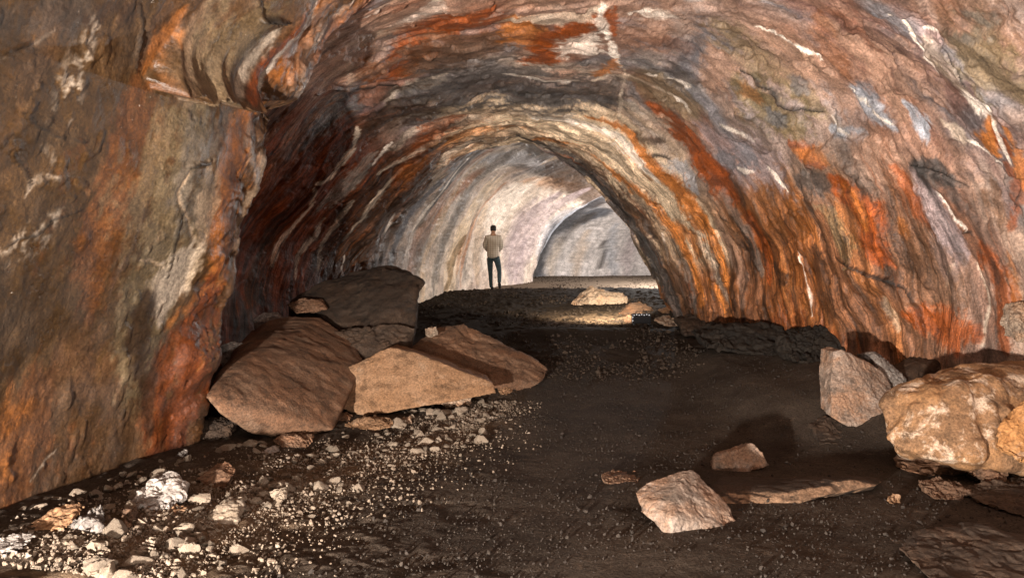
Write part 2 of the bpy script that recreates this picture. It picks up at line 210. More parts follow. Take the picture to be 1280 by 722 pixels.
# stains, streaks, cracks, ledges, shade painted under the arch lip, dark rib bands: polylines in wall coordinates (metres along the tube, metres round the arch)
STROKES = json.loads('''[["umber",0.6,0.7,0.8,0,[[4.47,1.02],[4.6,1.42],[4.39,1.9],[4.06,2.53]]],
["sienna",0.422,0.5,0.8,0,[[4.5,0.55],[4.57,0.85],[4.56,1.18]]],
["sienna",0.351,0.6,0.8,0,[[4.96,1.59],[4.81,1.97],[4.78,2.37],[4.73,2.7]]],
["orange",0.195,0.35,1,0,[[4.44,0.56],[4.44,0.88],[4.39,1.19]]],
["brown",0.287,0.6,0.8,0,[[4.69,1.2],[4.93,1.32],[5.21,1.12]]],
["greyolive",0.421,0.65,0.7,0,[[5.45,2.81],[5.36,2.55],[5.31,2.25],[5.43,1.85],[5.58,1.41],[5.63,1.09]]],
["grey",0.22,0.5,0.9,0,[[5.66,2.87],[5.51,2.63],[5.42,2.37],[5.48,2.11]]],
["dgrey",0.15,0.5,0.8,0,[[3.56,2.71],[3.87,2.86],[4.06,2.94]]],
["dkbrown",0.061,0.7,0.9,0,[[4.09,2.91],[4.3,3.03],[4.51,3.09]]],
["brown",0.393,0.6,0.8,0,[[4.78,3.08],[5.0,3.22],[5.29,3.35]]],
["tan",0.286,0.28,0.9,0,[[4.94,2.97],[5.18,3.14],[5.39,3.28]]],
["olive",0.309,0.45,0.8,0,[[5.12,3.0],[5.31,3.26],[5.36,3.51]]],
["pale",0.104,0.42,1,0,[[4.14,2.92],[4.14,2.79],[4.09,2.64],[4.08,2.5]]],
["pale",0.062,0.35,1,0,[[4.09,2.64],[4.21,2.56],[4.21,2.46]]],
["pale",0.068,0.5,1,0,[[4.03,1.83],[4.12,1.89],[4.26,1.95],[4.42,2.03]]],
["pale",0.054,0.35,1,0,[[4.09,1.77],[4.2,1.86],[4.35,1.9]]],
["pale",0.029,0.35,1,0,[[4.09,2.04],[4.09,2.15],[4.23,2.21],[4.32,2.2]]],
["pale",0.035,0.25,1,0,[[4.06,2.33],[4.18,2.29],[4.26,2.21]]],
["pale",0.032,0.4,1,0,[[3.66,2.61],[3.78,2.69],[3.9,2.8]]],
["crack",0.007,0.64,0.5,0.0105,[[3.66,2.63],[3.74,2.68],[3.8,2.71]]],
["crack",0.008,0.64,0.5,0.0105,[[3.87,2.43],[4.02,2.39],[4.18,2.38],[4.41,2.39]]],
["crack",0.01,0.64,0.5,0.0105,[[3.9,2.25],[4.02,2.19],[4.09,2.14]]],
["crack",0.01,0.64,0.5,0.0105,[[4.03,1.84],[4.12,1.89],[4.27,1.92],[4.33,1.99],[4.56,2.07]]],
["crack",0.015,0.56,0.5,0.014,[[4.66,2.81],[4.61,2.93],[4.57,3.04],[4.45,3.11]]],
["crack",0.007,0.56,0.5,0.007,[[4.76,2.5],[4.82,2.41],[4.81,2.39]]],
["crack",0.004,0.48,0.5,0.007,[[4.76,1.67],[4.88,1.62],[5.03,1.59]]],
["crack",0.007,0.56,0.5,0.007,[[5.12,0.71],[5.2,0.61],[5.26,0.56]]],
["pale",0.01,0.5,0.3,0,[[4.66,0.67],[4.79,0.76],[4.88,0.8]]],
["orange",0.298,0.95,0.6,0,[[5.97,2.97],[5.96,2.76],[5.97,2.52],[6.02,2.25],[6.1,1.97],[6.14,1.74]]],
["sienna",0.148,0.7,0.7,0,[[5.87,2.82],[5.97,2.46],[6.2,2.09],[6.25,1.86]]],
["tan",0.108,0.7,0.8,0,[[5.57,2.52],[5.61,2.34],[5.69,2.15],[5.76,1.99]]],
["tan",0.113,0.6,0.8,0,[[6.41,2.74],[6.41,2.63],[6.41,2.47],[6.41,2.22],[6.34,2.04]]],
["pale",0.109,0.45,0.9,0,[[6.05,2.87],[6.15,2.73],[6.4,2.56]]],
["pale",0.229,0.85,0.5,0,[[5.72,1.97],[5.66,1.85],[5.6,1.71],[5.6,1.57]]],
["cream",0.082,0.6,0.7,0,[[5.7,2.04],[5.78,1.89],[5.79,1.75]]],
["darkrust",0.305,1,0.5,0,[[6.11,1.79],[6.07,1.62],[6.05,1.39],[6.06,1.12],[6.09,0.84],[6.11,0.55]]],
["orange",0.07,0.6,0.8,0,[[6.13,1.77],[5.93,1.67],[5.79,1.56],[5.7,1.45]]],
["darkrust",0.201,0.9,0.6,0,[[5.87,1.5],[5.79,1.24],[5.88,0.86],[5.91,0.59]]],
["orange",0.049,0.5,0.9,0,[[6.14,1.6],[6.12,1.35],[6.13,1.17]]],
["dkbrown",0.104,0.8,0.7,0,[[5.4,1.65],[5.39,1.5],[5.48,1.3],[5.64,1.09],[5.81,0.77]]],
["crack",0.015,0.56,0.5,0.014,[[5.45,2.26],[5.42,2.16],[5.45,2.01],[5.49,1.91],[5.52,1.78]]],
["tan",0.016,0.8,0.4,0.01,[[5.37,2.43],[5.34,2.29],[5.37,2.25],[5.51,2.15],[5.63,2.05]]],
["tan",0.01,0.7,0.4,0.01,[[5.21,1.86],[5.3,1.87],[5.45,1.84]]],
["crack",0.016,0.72,0.5,0.0175,[[5.33,2.44],[5.43,2.49],[5.54,2.52],[5.55,2.55]]],
["step",0.18,1,0.5,0.3,[[4.78,2.81],[4.87,2.79],[5.05,2.8],[5.31,2.86],[5.66,2.94],[5.87,2.99]]],
["ridge",0.094,1,0.5,0.16,[[6.09,2.99],[6.5,3.06],[6.41,2.97]]],
["ridge",0.064,1,0.5,0.1,[[6.41,2.82],[6.41,2.91]]],
["crack",0.023,0.72,0.6,0.05,[[5.36,3.45],[5.48,3.5],[5.61,3.54]]],
["step",0.056,1,0.4,0.035,[[5.64,3.52],[5.39,3.46],[5.21,3.54]]],
["orange",0.067,0.7,0.7,0,[[4.81,3.23],[4.82,3.09],[4.78,2.98],[4.75,2.82]]],
["pale",0.094,0.85,0.5,0.03,[[5.61,3.46],[5.58,3.3],[5.55,3.15],[5.49,2.97]]],
["rust",0.104,0.95,0.5,0,[[5.75,3.71],[5.81,3.47],[5.76,3.29],[5.7,3.12],[5.6,3.0]]],
["orange",0.204,0.95,0.5,0.04,[[5.88,4.0],[5.91,3.76],[5.99,3.52],[5.96,3.34],[5.91,3.23]]],
["white",0.06,0.85,0.7,0,[[5.79,3.84],[5.88,3.72],[5.91,3.62],[5.85,3.5],[5.82,3.38],[5.84,3.23],[5.9,3.1]]],
["white",0.053,0.75,0.35,0,[[6.24,4.07],[6.25,3.87],[6.23,3.7],[6.22,3.6]]],
["orange",0.193,0.8,0.7,0,[[6.35,4.19],[6.38,3.98],[6.5,3.78],[6.51,3.6]]],
["rust",0.172,0.8,0.7,0,[[6.56,4.23],[6.45,3.83],[6.41,3.54],[6.35,3.39]]],
["pale",0.212,0.6,0.9,0,[[7.59,4.37],[7.83,4.17],[6.42,3.36],[6.46,3.28]]],
["pink",0.753,0.6,0.8,0,[[7.65,5.32],[7.95,4.97],[8.18,4.66],[8.68,4.29]]],
["pink",0.518,0.5,0.8,0,[[7.04,4.83],[7.61,4.6],[8.11,4.3],[8.54,4.07]]],
["white",0.049,0.6,0.35,0,[[7.14,4.78],[7.36,4.71],[7.44,4.61]]],
["white",0.117,0.5,0.9,0,[[7.61,5.27],[7.99,5.17],[8.26,4.97],[8.42,4.85]]],
["pale",0.128,0.75,0.6,0.03,[[8.56,4.9],[8.5,4.77],[8.5,4.61],[8.22,4.48]]],
["rust",0.306,0.95,0.5,0,[[8.09,5.72],[8.24,5.55],[8.48,5.36],[8.75,5.18],[9.17,5.0],[9.64,4.8]]],
["rust",0.242,0.8,0.7,0,[[8.38,5.79],[8.6,5.66],[8.75,5.47]]],
["sienna",0.226,0.8,0.7,0,[[8.79,4.62],[9.38,4.5],[9.71,4.4]]],
["brown",0.601,0.8,0.7,0,[[9.69,4.98],[9.32,5.38],[9.17,5.73]]],
["rust",0.13,0.6,0.8,0,[[9.36,4.84],[9.71,4.7],[9.71,4.54]]],
["pale",0.058,0.6,0.7,0,[[8.66,4.43],[9.15,4.36],[9.57,4.3]]],
["pale",0.109,0.5,0.8,0,[[8.68,4.42],[8.83,4.24],[9.05,3.95]]],
["slate",0.745,0.95,0.45,0.06,[[9.59,4.13],[9.71,3.93],[9.95,3.68],[10.18,3.48]]],
["grey",0.411,0.6,0.8,0,[[9.69,4.1],[9.9,3.93],[10.09,3.69]]],
["crack",0.041,0.8,0.4,0.03,[[8.91,3.98],[9.22,4.14],[9.59,4.24],[9.76,4.38],[9.85,4.56],[10.02,4.79],[10.02,4.94]]],
["pale",0.153,0.75,0.7,0.03,[[9.97,5.36],[10.11,5.08],[10.14,4.88],[10.28,4.7],[10.47,4.53]]],
["dgrey",0.806,0.8,0.7,0,[[10.4,4.89],[10.4,5.42],[10.68,6.07],[10.94,6.83],[10.58,7.44]]],
["dkbrown",0.45,0.8,0.7,0,[[10.75,4.25],[10.75,4.61],[11.06,5.02]]],
["pale",0.094,0.6,0.8,0.015,[[11.62,5.2],[11.76,4.98],[11.67,4.66],[11.72,4.37],[11.62,4.11]]],
["pale",0.094,0.5,0.8,0,[[12.21,6.22],[11.88,5.69],[11.67,5.32],[11.67,5.03]]],
["orange",0.159,0.6,0.8,0,[[12.38,6.52],[12.28,5.8],[12.26,5.33],[12.38,4.94]]],
["rust",0.248,0.6,0.8,0,[[11.62,5.39],[11.76,4.98],[11.93,4.82]]],
["pink",0.831,0.55,0.8,0,[[6.14,3.68],[8.42,4.31],[9.28,4.08]]],
["sienna",0.631,0.6,0.8,0,[[9.34,3.65],[10.16,3.21]]],
["dkbrown",1.063,0.75,0.6,0,[[10.47,1.31],[10.7,2.31],[10.66,3.36],[10.68,4.02]]],
["dkbrown",1.576,0.5,0.7,0,[[12.85,1.61],[12.71,2.61],[12.45,3.72]]],
["redbrown",0.693,0.8,0.7,0,[[10.54,1.73],[10.3,2.49],[10.32,3.11],[10.44,3.74]]],
["redbrown",0.933,0.8,0.7,0,[[11.72,1.77],[11.41,2.68],[11.15,3.54]]],
["dkbrown",0.865,0.6,0.7,0,[[13.03,1.75],[12.71,2.61],[12.26,3.64],[12.23,4.52]]],
["dkbrown",0.998,0.8,0.7,0,[[14.14,1.49],[13.87,2.2],[13.49,3.1],[12.93,4.56]]],
["pale",0.072,0.75,0.6,0,[[10.61,4.07],[10.94,3.87],[10.98,3.56],[11.08,3.35],[10.89,3.15]]],
["grey",0.242,0.7,0.8,0,[[11.5,3.84],[11.53,3.51],[11.62,3.2],[11.55,2.86]]],
["pale",0.072,0.5,0.7,0,[[10.91,3.08],[11.22,2.79],[11.27,2.38],[11.17,2.11],[11.22,1.81]]],
["pale",0.059,0.5,0.7,0,[[11.88,2.7],[11.9,2.32],[11.74,2.03],[11.83,1.65]]],
["pale",0.059,0.45,0.7,0,[[12.07,3.18],[12.16,2.68],[12.23,2.2],[12.4,1.77]]],
["pale",0.083,0.5,0.8,0,[[12.38,4.13],[12.45,3.52],[12.61,2.97],[12.64,2.41]]],
["white",0.067,0.7,0.35,0,[[13.78,2.65],[14.01,2.34],[14.05,2.15]]],
["white",0.035,0.6,0.35,0,[[11.55,4.28],[11.67,4.01],[11.69,3.84]]],
["white",0.032,0.6,0.35,0,[[12.97,2.13],[13.19,1.69]]],
["rust",0.179,0.5,0.8,0,[[11.72,4.79],[12.09,4.55],[12.33,4.23],[12.52,3.87]]],
["sienna",0.236,0.6,0.8,0,[[12.38,4.62],[12.52,4.23],[12.91,3.8]]],
["pale",0.083,0.5,0.8,0,[[12.12,4.7],[12.09,4.17],[11.98,3.8]]],
["pale",0.178,0.6,0.7,0,[[12.54,5.65],[12.87,5.13],[13.53,4.07],[14.33,3.11]]],
["grey",0.444,0.8,0.7,0,[[13.2,5.71],[14.87,4.05],[15.05,3.36],[15.32,2.76],[15.5,2.22]]],
["dgrey",0.303,0.8,0.7,0,[[14.96,4.19],[15.05,3.69],[15.23,3.05],[15.41,2.58]]],
["pink",0.382,0.9,0.6,0,[[16.91,3.71],[16.73,3.2],[16.27,2.56],[16.14,1.91],[16.18,1.08]]],
["orange",0.22,0.4,0.8,0,[[16.95,3.63],[16.68,3.09],[16.32,2.37],[16.27,1.75]]],
["grey",0.291,0.7,0.8,0,[[17.47,3.16],[17.39,2.62],[17.47,1.96],[17.87,1.03]]],
["cream",0.745,0.6,0.8,0,[[18.66,3.51],[18.74,2.77],[18.74,1.93],[18.89,0.77]]],
["orange",0.253,0.4,0.8,0,[[18.97,2.67],[19.13,1.93],[19.13,1.14]]],
["white",0.785,0.6,0.8,0,[[19.92,3.58],[19.92,3.02],[20.16,2.53]]],
["white",0.292,0.5,0.8,0,[[18.5,4.61],[17.79,4.18],[17.32,3.9]]],
["slate",0.315,0.5,0.8,0,[[20.55,4.55],[19.21,4.35],[19.05,3.96]]],
["tan",0.337,0.6,0.8,0,[[22.76,4.61],[21.11,4.41],[20.39,3.92]]],
["mauve",0.639,0.8,0.7,0,[[22.76,3.82],[22.68,2.91],[23.08,1.84],[23.24,0.98]]],
["blue",0.554,0.5,0.8,0,[[27.6,3.82],[24.69,3.45],[24.42,2.61],[24.34,1.87]]],
["slate",0.679,0.95,0.6,0,[[28.44,3.65],[27.32,3.22],[25.13,2.63],[25.08,1.73],[27.04,0.91]]],
["dgrey",0.431,0.95,0.6,0,[[27.88,3.4],[27.04,2.76],[25.08,2.13],[27.04,1.12]]],
["dgrey",0.141,0.8,0.6,0,[[29.56,2.13],[29.84,1.55],[29.84,1.08]]],
["mauve",0.422,0.5,0.8,0,[[30.96,2.2],[31.24,0.95]]],
["tan",0.283,0.5,0.8,0,[[28.44,2.55],[28.72,1.5],[28.72,0.91]]],
["pale",0.356,0.6,0.8,0,[[27.32,2.17],[27.6,1.0]]],
["blue",0.281,0.5,0.8,0,[[29.56,2.97],[30.12,1.86],[30.68,0.95]]],
["grey",0.15,0.6,0.8,0,[[27.32,3.44],[27.6,2.5],[27.6,1.84]]],
["orange",0.341,0.35,0.8,0,[[19.92,3.93],[21.97,4.38],[23.63,4.61]]],
["blue",0.349,0.6,0.8,0,[[16.09,3.83],[16.86,4.22],[18.11,4.59],[20.63,4.76]]],
["grey",0.314,0.6,0.8,0,[[18.34,3.62],[18.34,3.1],[19.37,2.15],[20.08,0.92]]],
["tan",0.316,0.6,0.8,0,[[19.68,2.81],[20.32,1.97],[20.95,0.9]]],
["mauve",0.395,0.5,0.8,0,[[21.97,3.46],[22.13,2.55],[22.76,1.35]]],
["grey",0.318,0.6,0.8,0,[[16.18,2.45],[16.41,1.59],[16.5,0.91]]],
["dgrey",0.186,0.6,0.8,0,[[17.79,4.18],[19.13,4.43],[20.95,4.44]]],
["blue",0.378,0.6,0.8,0,[[15.23,4.1],[15.46,4.71],[13.03,6.92],[13.01,7.3]]],
["mauve",0.272,0.8,0.7,0,[[13.04,6.56],[13.17,7.08],[12.68,8.05],[12.85,9.02],[13.01,9.95]]],
["tan",0.189,0.7,0.7,0,[[13.16,6.1],[12.59,7.04],[12.45,7.89],[12.49,8.77],[12.59,9.42]]],
["white",0.106,0.7,0.7,0,[[12.59,7.04],[12.42,7.8],[12.45,8.52]]],
["dkbrown",0.709,0.85,0.6,0,[[19.13,4.88],[22.05,4.84],[27.32,4.2]]],
["dgrey",0.311,0.7,0.7,0,[[15.73,4.82],[18.58,4.97],[13.01,7.75]]],
["greyolive",0.118,0.8,0.6,0,[[13.05,9.41],[12.92,10.04],[12.81,10.63]]],
["orange",0.142,0.8,0.6,0,[[11.95,8.38],[12.02,8.8],[12.09,9.54],[12.05,10.32],[12.02,11.0]]],
["orange",0.096,0.9,0.6,0,[[12.73,6.55],[12.21,7.41],[11.83,8.19],[11.79,8.78]]],
["blue",0.189,0.6,0.8,0,[[11.46,8.61],[11.15,8.9],[11.08,9.2]]],
["cream",0.192,0.7,0.8,0,[[11.79,8.5],[11.6,8.88],[11.53,9.3],[11.6,9.71]]],
["orange",0.149,0.9,0.7,0,[[11.53,8.58],[11.36,8.97],[11.34,9.42],[11.36,9.9]]],
["orange",0.151,0.8,0.7,0,[[12.07,9.38],[11.81,9.87],[11.79,10.23]]],
["pale",0.107,0.6,0.8,0,[[11.53,9.51],[11.55,10.01],[11.55,10.52],[11.53,11.08]]],
["brown",0.177,0.7,0.8,0,[[12.59,10.02],[12.54,10.51],[12.54,10.97]]],
["white",0.035,0.5,0.35,0,[[12.26,9.63],[12.35,9.93],[12.42,10.22]]],
["grey",0.083,0.6,0.8,0,[[12.19,9.81],[12.16,10.44],[12.21,11.12]]],
["crack",0.037,0.8,0.4,0.025,[[11.55,8.34],[11.32,8.49],[11.17,8.66]]],
["crack",0.024,0.8,0.4,0.025,[[11.93,9.12],[11.95,9.32],[11.95,9.53]]],
["crack",0.024,0.72,0.4,0.025,[[10.87,9.56],[10.84,9.69],[10.73,9.81]]],
["crack",0.035,0.72,0.4,0.02,[[12.12,6.15],[12.05,6.49],[12.07,6.65]]],
["crack",0.024,0.72,0.4,0.02,[[12.42,6.83],[12.23,7.11],[12.12,7.3]]],
["crack",0.042,0.72,0.4,0.02,[[12.42,5.15],[12.52,5.33]]],
["cream",0.234,0.85,0.6,0,[[13.07,6.38],[12.66,7.23],[12.45,8.0],[12.47,8.95]]],
["orange",0.29,0.8,0.7,0,[[8.5,6.03],[8.87,6.23],[8.99,6.41],[9.22,6.58]]],
["rust",0.255,0.95,0.5,0,[[8.28,6.81],[8.54,6.65],[9.11,6.56],[9.62,6.46],[9.9,6.26]]],
["rust",0.063,0.8,0.7,0,[[8.14,6.88],[8.54,6.95],[8.81,7.05]]],
["pale",0.13,0.8,0.7,0,[[8.68,5.93],[8.52,6.11],[8.6,6.39],[8.44,6.59],[8.14,6.77]]],
["white",0.055,0.8,0.7,0,[[8.11,6.77],[8.38,6.8],[8.75,6.95],[9.13,7.11],[9.64,7.34]]],
["white",0.193,0.75,0.8,0.02,[[8.77,6.89],[9.17,6.77],[9.52,6.67]]],
["orange",0.122,0.7,0.8,0,[[9.44,7.23],[9.85,7.24],[10.21,7.18]]],
["white",0.131,0.8,0.7,0.03,[[8.3,7.08],[8.26,7.26],[8.24,7.42]]],
["white",0.071,0.6,0.35,0,[[10.23,6.04],[10.4,6.35],[10.44,6.67],[10.42,6.97]]],
["pale",0.072,0.7,0.7,0,[[10.37,7.16],[10.09,7.46],[10.0,7.69],[9.9,7.98],[9.88,8.3]]],
["white",0.072,0.7,0.35,0,[[9.62,7.62],[9.59,7.7]]],
["pale",0.03,0.6,0.8,0,[[9.62,7.38],[10.07,7.48],[10.58,7.57],[11.41,7.78]]],
["slate",0.454,0.5,0.9,0,[[8.97,7.36],[9.05,7.74],[9.48,8.01]]],
["black",0.129,0.5,0.9,0,[[9.07,7.76],[9.19,7.87]]],
["blue",0.137,0.9,0.7,0.03,[[7.91,7.39],[7.89,7.48]]],
["white",0.098,0.8,0.7,0.03,[[9.5,7.89],[9.34,8.02]]],
["white",0.066,0.8,0.35,0.02,[[9.9,8.08],[9.85,8.24]]],
["pale",0.178,0.5,0.8,0,[[11.79,6.21],[11.62,6.82],[11.5,7.18]]],
["slate",0.745,0.4,0.9,0,[[10.98,5.96],[11.17,6.53],[10.94,7.06]]],
["brown",0.463,0.5,0.9,0,[[10.3,7.68],[10.16,7.98]]],
["rust",0.31,0.9,0.6,0,[[10.42,8.01],[10.47,8.41],[10.49,8.85],[10.28,9.18]]],
["pale",0.157,0.5,0.9,0,[[10.82,7.74],[10.66,8.05],[10.49,8.23]]],
["rust",0.204,0.8,0.7,0,[[10.75,8.43],[10.63,8.86],[10.42,9.38],[10.37,9.85]]],
["dkbrown",0.101,0.7,0.8,0,[[11.41,8.04],[11.27,8.26],[11.01,8.42]]],
["tan",0.144,0.6,0.8,0,[[12.56,6.23],[12.16,7.09],[11.93,7.93],[11.83,8.37]]],
["dgrey",0.33,0.8,0.6,0,[[12.61,7.63],[12.45,8.61],[12.64,9.75],[13.15,10.55]]],
["brown",0.217,0.7,0.7,0,[[13.15,8.02],[12.64,9.21],[12.68,10.25]]],
["pink",0.981,0.5,0.8,0,[[7.99,7.64],[7.83,8.19],[7.58,8.9],[7.18,9.56]]],
["grey",0.719,0.4,0.9,0,[[9.13,8.35],[8.87,9.12],[7.97,9.62]]],
["olive",0.376,0.6,0.8,0,[[8.11,7.81],[8.18,8.13],[8.18,8.44],[8.18,8.77]]],
["pink",0.264,0.7,0.7,0.03,[[7.89,8.14],[7.91,8.44],[7.81,8.74],[7.87,9.0]]],
["white",0.032,0.95,0.35,0.01,[[7.83,8.01],[7.75,8.14],[7.71,8.32],[7.63,8.43],[7.59,8.54]]],
["pink",0.189,0.8,0.7,0,[[8.54,7.92],[8.66,8.16],[9.09,8.23]]],
["olive",0.327,0.8,0.6,0,[[8.68,8.35],[8.62,8.61],[8.52,8.86],[8.48,9.02]]],
["orange",0.149,0.35,0.9,0,[[8.62,8.37],[8.64,8.53]]],
["crack",0.03,0.8,0.4,0.03,[[8.54,8.25],[8.48,8.34],[8.48,8.48],[8.42,8.56],[8.46,8.71],[8.38,8.82],[8.26,8.89],[8.12,8.97]]],
["step",0.29,1,0.5,0.035,[[8.14,8.98],[8.4,8.83],[8.46,8.58],[8.56,8.26]]],
["slate",0.146,0.7,0.8,0,[[8.66,8.74],[8.64,8.88]]],
["slate",0.12,0.6,0.8,0,[[8.12,8.59],[8.12,8.73]]],
["white",0.041,0.8,0.35,0,[[9.4,8.6],[9.3,8.74],[9.17,8.95]]],
["pink",0.205,0.85,0.6,0.04,[[7.12,8.31],[7.08,8.52],[7.04,8.74],[7.2,9.06],[7.26,9.2]]],
["sienna",0.118,0.5,0.8,0,[[7.06,8.16],[7.34,8.41],[7.52,8.74]]],
["blue",0.168,0.85,0.6,0,[[7.63,8.89],[7.5,9.05],[7.4,9.23]]],
["white",0.022,0.9,0.35,0,[[7.65,8.86],[7.54,9.02],[7.46,9.17],[7.36,9.25]]],
["slate",0.115,0.7,0.8,0,[[7.46,8.85],[7.4,9.0]]],
["blue",0.134,0.9,0.6,0.03,[[7.04,9.14],[7.01,9.24],[7.04,9.37]]],
["blue",0.08,0.8,0.7,0,[[8.14,9.14],[7.99,9.24],[7.79,9.26]]],
["white",0.021,0.7,0.35,0,[[8.07,9.03],[8.05,9.17],[7.95,9.27]]],
["crack",0.012,0.64,0.5,0.015,[[8.09,9.21],[7.97,9.29],[7.77,9.27]]],
["white",0.027,0.95,0.35,0.015,[[6.18,8.05],[6.18,8.12],[6.24,8.25],[6.34,8.38],[6.38,8.55],[6.43,8.7]]],
["white",0.026,0.9,0.35,0.02,[[6.12,8.28],[6.03,8.3],[5.99,8.34]]],
["pale",0.146,0.5,0.9,0,[[6.13,8.38],[6.17,8.56],[6.22,8.74]]],
["pink",0.14,0.6,0.8,0,[[6.48,8.43],[6.55,8.7],[6.51,8.83],[6.59,9.05]]],
["brown",0.343,0.7,0.7,0,[[5.46,8.22],[5.61,8.5],[5.7,8.82]]],
["greyolive",0.351,0.7,0.7,0,[[5.61,8.44],[5.76,8.72],[5.75,9.0]]],
["slate",0.178,0.4,0.9,0,[[5.61,8.34],[5.61,8.5]]],
["crack",0.011,0.64,0.5,0.02,[[5.99,8.37],[6.06,8.55],[6.18,8.79]]],
["step",0.199,1,0.5,0.035,[[6.2,8.8],[6.06,8.55],[5.97,8.35]]],
["white",0.091,0.9,0.7,0.04,[[6.36,8.9],[6.27,8.94],[6.19,9.01],[6.18,9.08]]],
["orange",0.08,0.9,0.6,0,[[6.19,9.09],[6.35,9.26],[6.36,9.39]]],
["rust",0.087,0.8,0.6,0,[[6.22,9.19],[6.21,9.36]]],
["white",0.031,0.85,0.35,0,[[6.19,9.09],[6.23,9.26],[6.27,9.45]]],
["orange",0.061,0.8,0.7,0,[[6.1,9.17],[6.17,9.42],[6.29,9.68]]],
["white",0.03,0.7,0.35,0,[[6.59,9.35],[6.49,9.37],[6.37,9.47]]],
["pale",0.114,0.6,0.9,0,[[6.7,9.26],[6.62,9.33]]],
["pink",0.207,0.6,0.8,0,[[7.97,9.31],[7.67,9.51],[7.28,9.69]]],
["mauve",0.439,0.7,0.8,0,[[9.92,8.71],[9.71,8.96],[9.34,9.26],[9.26,9.53]]],
["slate",0.185,0.7,0.8,0,[[10.04,9.0],[9.55,9.06],[9.78,9.18]]],
["white",0.051,0.9,0.35,0.02,[[9.4,9.31],[9.3,9.43],[9.21,9.61]]],
["white",0.04,0.6,0.35,0,[[9.85,9.18],[9.62,9.29]]],
["rust",0.093,0.7,0.7,0,[[8.66,9.12],[8.5,9.25],[8.4,9.43]]],
["orange",0.061,0.6,0.7,0,[[8.68,9.21],[8.36,9.31],[8.34,9.44]]],
["dgrey",0.118,0.7,0.8,0,[[8.93,9.49],[8.56,9.55],[8.46,9.68]]],
["rust",0.182,0.95,0.5,0,[[8.34,9.61],[8.28,9.79],[8.16,9.99],[8.18,10.32],[8.12,10.46]]],
["orange",0.092,0.6,0.7,0,[[8.32,9.63],[8.24,9.83],[8.22,10.08]]],
["olive",0.193,0.6,0.8,0,[[8.66,9.87],[8.56,10.14],[8.52,10.39]]],
["mauve",0.206,0.85,0.6,0,[[7.32,9.69],[7.3,9.97],[7.28,10.17],[7.48,10.52]]],
["rust",0.112,0.7,0.7,0,[[7.63,9.62],[7.58,9.85],[7.52,10.1]]],
["orange",0.079,0.6,0.9,0,[[7.79,10.08],[7.81,10.21]]],
["dgrey",0.118,0.9,0.6,0,[[7.32,9.61],[7.1,9.66],[6.93,9.74]]],
["dgrey",0.15,0.7,0.7,0,[[7.26,9.67],[7.06,9.8],[6.99,9.96]]],
["crack",0.016,0.72,0.4,0.025,[[7.34,9.61],[7.1,9.65],[6.95,9.71],[6.79,9.78]]],
["step",0.179,1,0.5,0.035,[[6.79,9.78],[6.97,9.72],[7.34,9.62]]],
["white",0.027,0.85,0.35,0.015,[[7.18,9.84],[7.14,9.96],[7.12,10.05],[7.06,10.15]]],
["white",0.033,0.7,0.35,0,[[7.1,10.07],[7.04,10.16]]],
["crack",0.012,0.8,0.4,0.025,[[7.1,10.19],[6.99,10.16],[6.99,10.21]]],
["brown",0.14,0.7,0.7,0,[[6.58,9.75],[6.61,9.96],[6.62,10.07]]],
["rust",0.066,0.6,0.8,0,[[6.32,9.45],[6.36,9.68],[6.53,10.05]]],
["crack",0.008,0.64,0.5,0.02,[[6.26,9.51],[6.33,9.68],[6.47,9.87]]],
["rust",0.216,0.8,0.7,0,[[6.87,10.28],[6.83,10.52],[6.85,10.95]]],
["orange",0.065,0.5,0.8,0,[[6.62,10.28],[6.67,10.61],[6.71,10.86]]],
["dgrey",0.075,0.5,0.9,0,[[6.83,10.37],[6.87,10.53]]],
["pale",0.021,0.9,0.5,0.012,[[7.12,10.43],[7.08,10.52],[7.04,10.7],[7.1,10.91],[7.1,11.08]]],
["pale",0.02,0.5,0.6,0,[[7.32,10.45],[7.44,10.55],[7.52,10.65]]],
["crack",0.022,0.8,0.4,0.03,[[8.77,10.37],[8.6,10.43],[8.4,10.53],[8.14,10.62],[7.99,10.69],[7.93,10.81]]],
["step",0.17,1,0.5,0.035,[[7.93,10.82],[8.14,10.63],[8.77,10.39]]],
["brown",0.318,0.7,0.7,0,[[7.59,10.25],[7.61,10.52],[7.63,10.93]]],
["tan",0.071,0.7,0.7,0.05,[[8.32,10.79],[8.3,10.92],[8.28,11.06]]],
["rust",0.169,0.8,0.7,0,[[8.05,10.97],[7.54,10.99],[7.18,11.0]]],
["sienna",0.4,0.8,0.7,0,[[9.55,10.08],[9.46,10.46],[9.46,10.91]]],
["sienna",0.386,0.8,0.7,0,[[10.32,9.8],[10.18,10.23],[10.21,10.85],[10.28,11.16]]],
["rust",0.153,0.8,0.7,0,[[10.14,9.72],[10.21,10.13],[10.32,10.64]]],
["dkbrown",0.119,0.8,0.7,0,[[10.58,9.75],[10.56,10.21],[10.66,10.76]]],
["pink",0.19,0.6,0.8,0,[[11.06,9.8],[11.03,10.29],[11.01,10.99]]],
["grey",0.106,0.6,0.8,0,[[10.54,9.41],[10.49,9.99],[10.47,10.55]]],
["orange",0.122,0.9,0.6,0,[[11.76,10.63],[11.64,10.94],[11.5,11.3]]],
["dkbrown",0.116,0.8,0.7,0,[[10.04,10.45],[9.95,10.64],[9.85,10.59]]],
["white",0.021,0.7,0.35,0,[[9.44,10.28],[9.48,10.55],[9.48,10.82],[9.5,11.04]]],
["dkbrown",0.148,0.7,0.8,0,[[9.09,10.29],[9.11,10.64],[9.13,11.06]]],
["redbrown",0.263,0.5,0.8,0,[[10.56,11.29],[9.85,11.3],[9.09,11.3]]],
["dgrey",0.38,0.95,0.4,0,[[26.6,0.6],[26.6,2.0],[26.5,3.5],[26.3,5.0],[26.0,6.5]]],
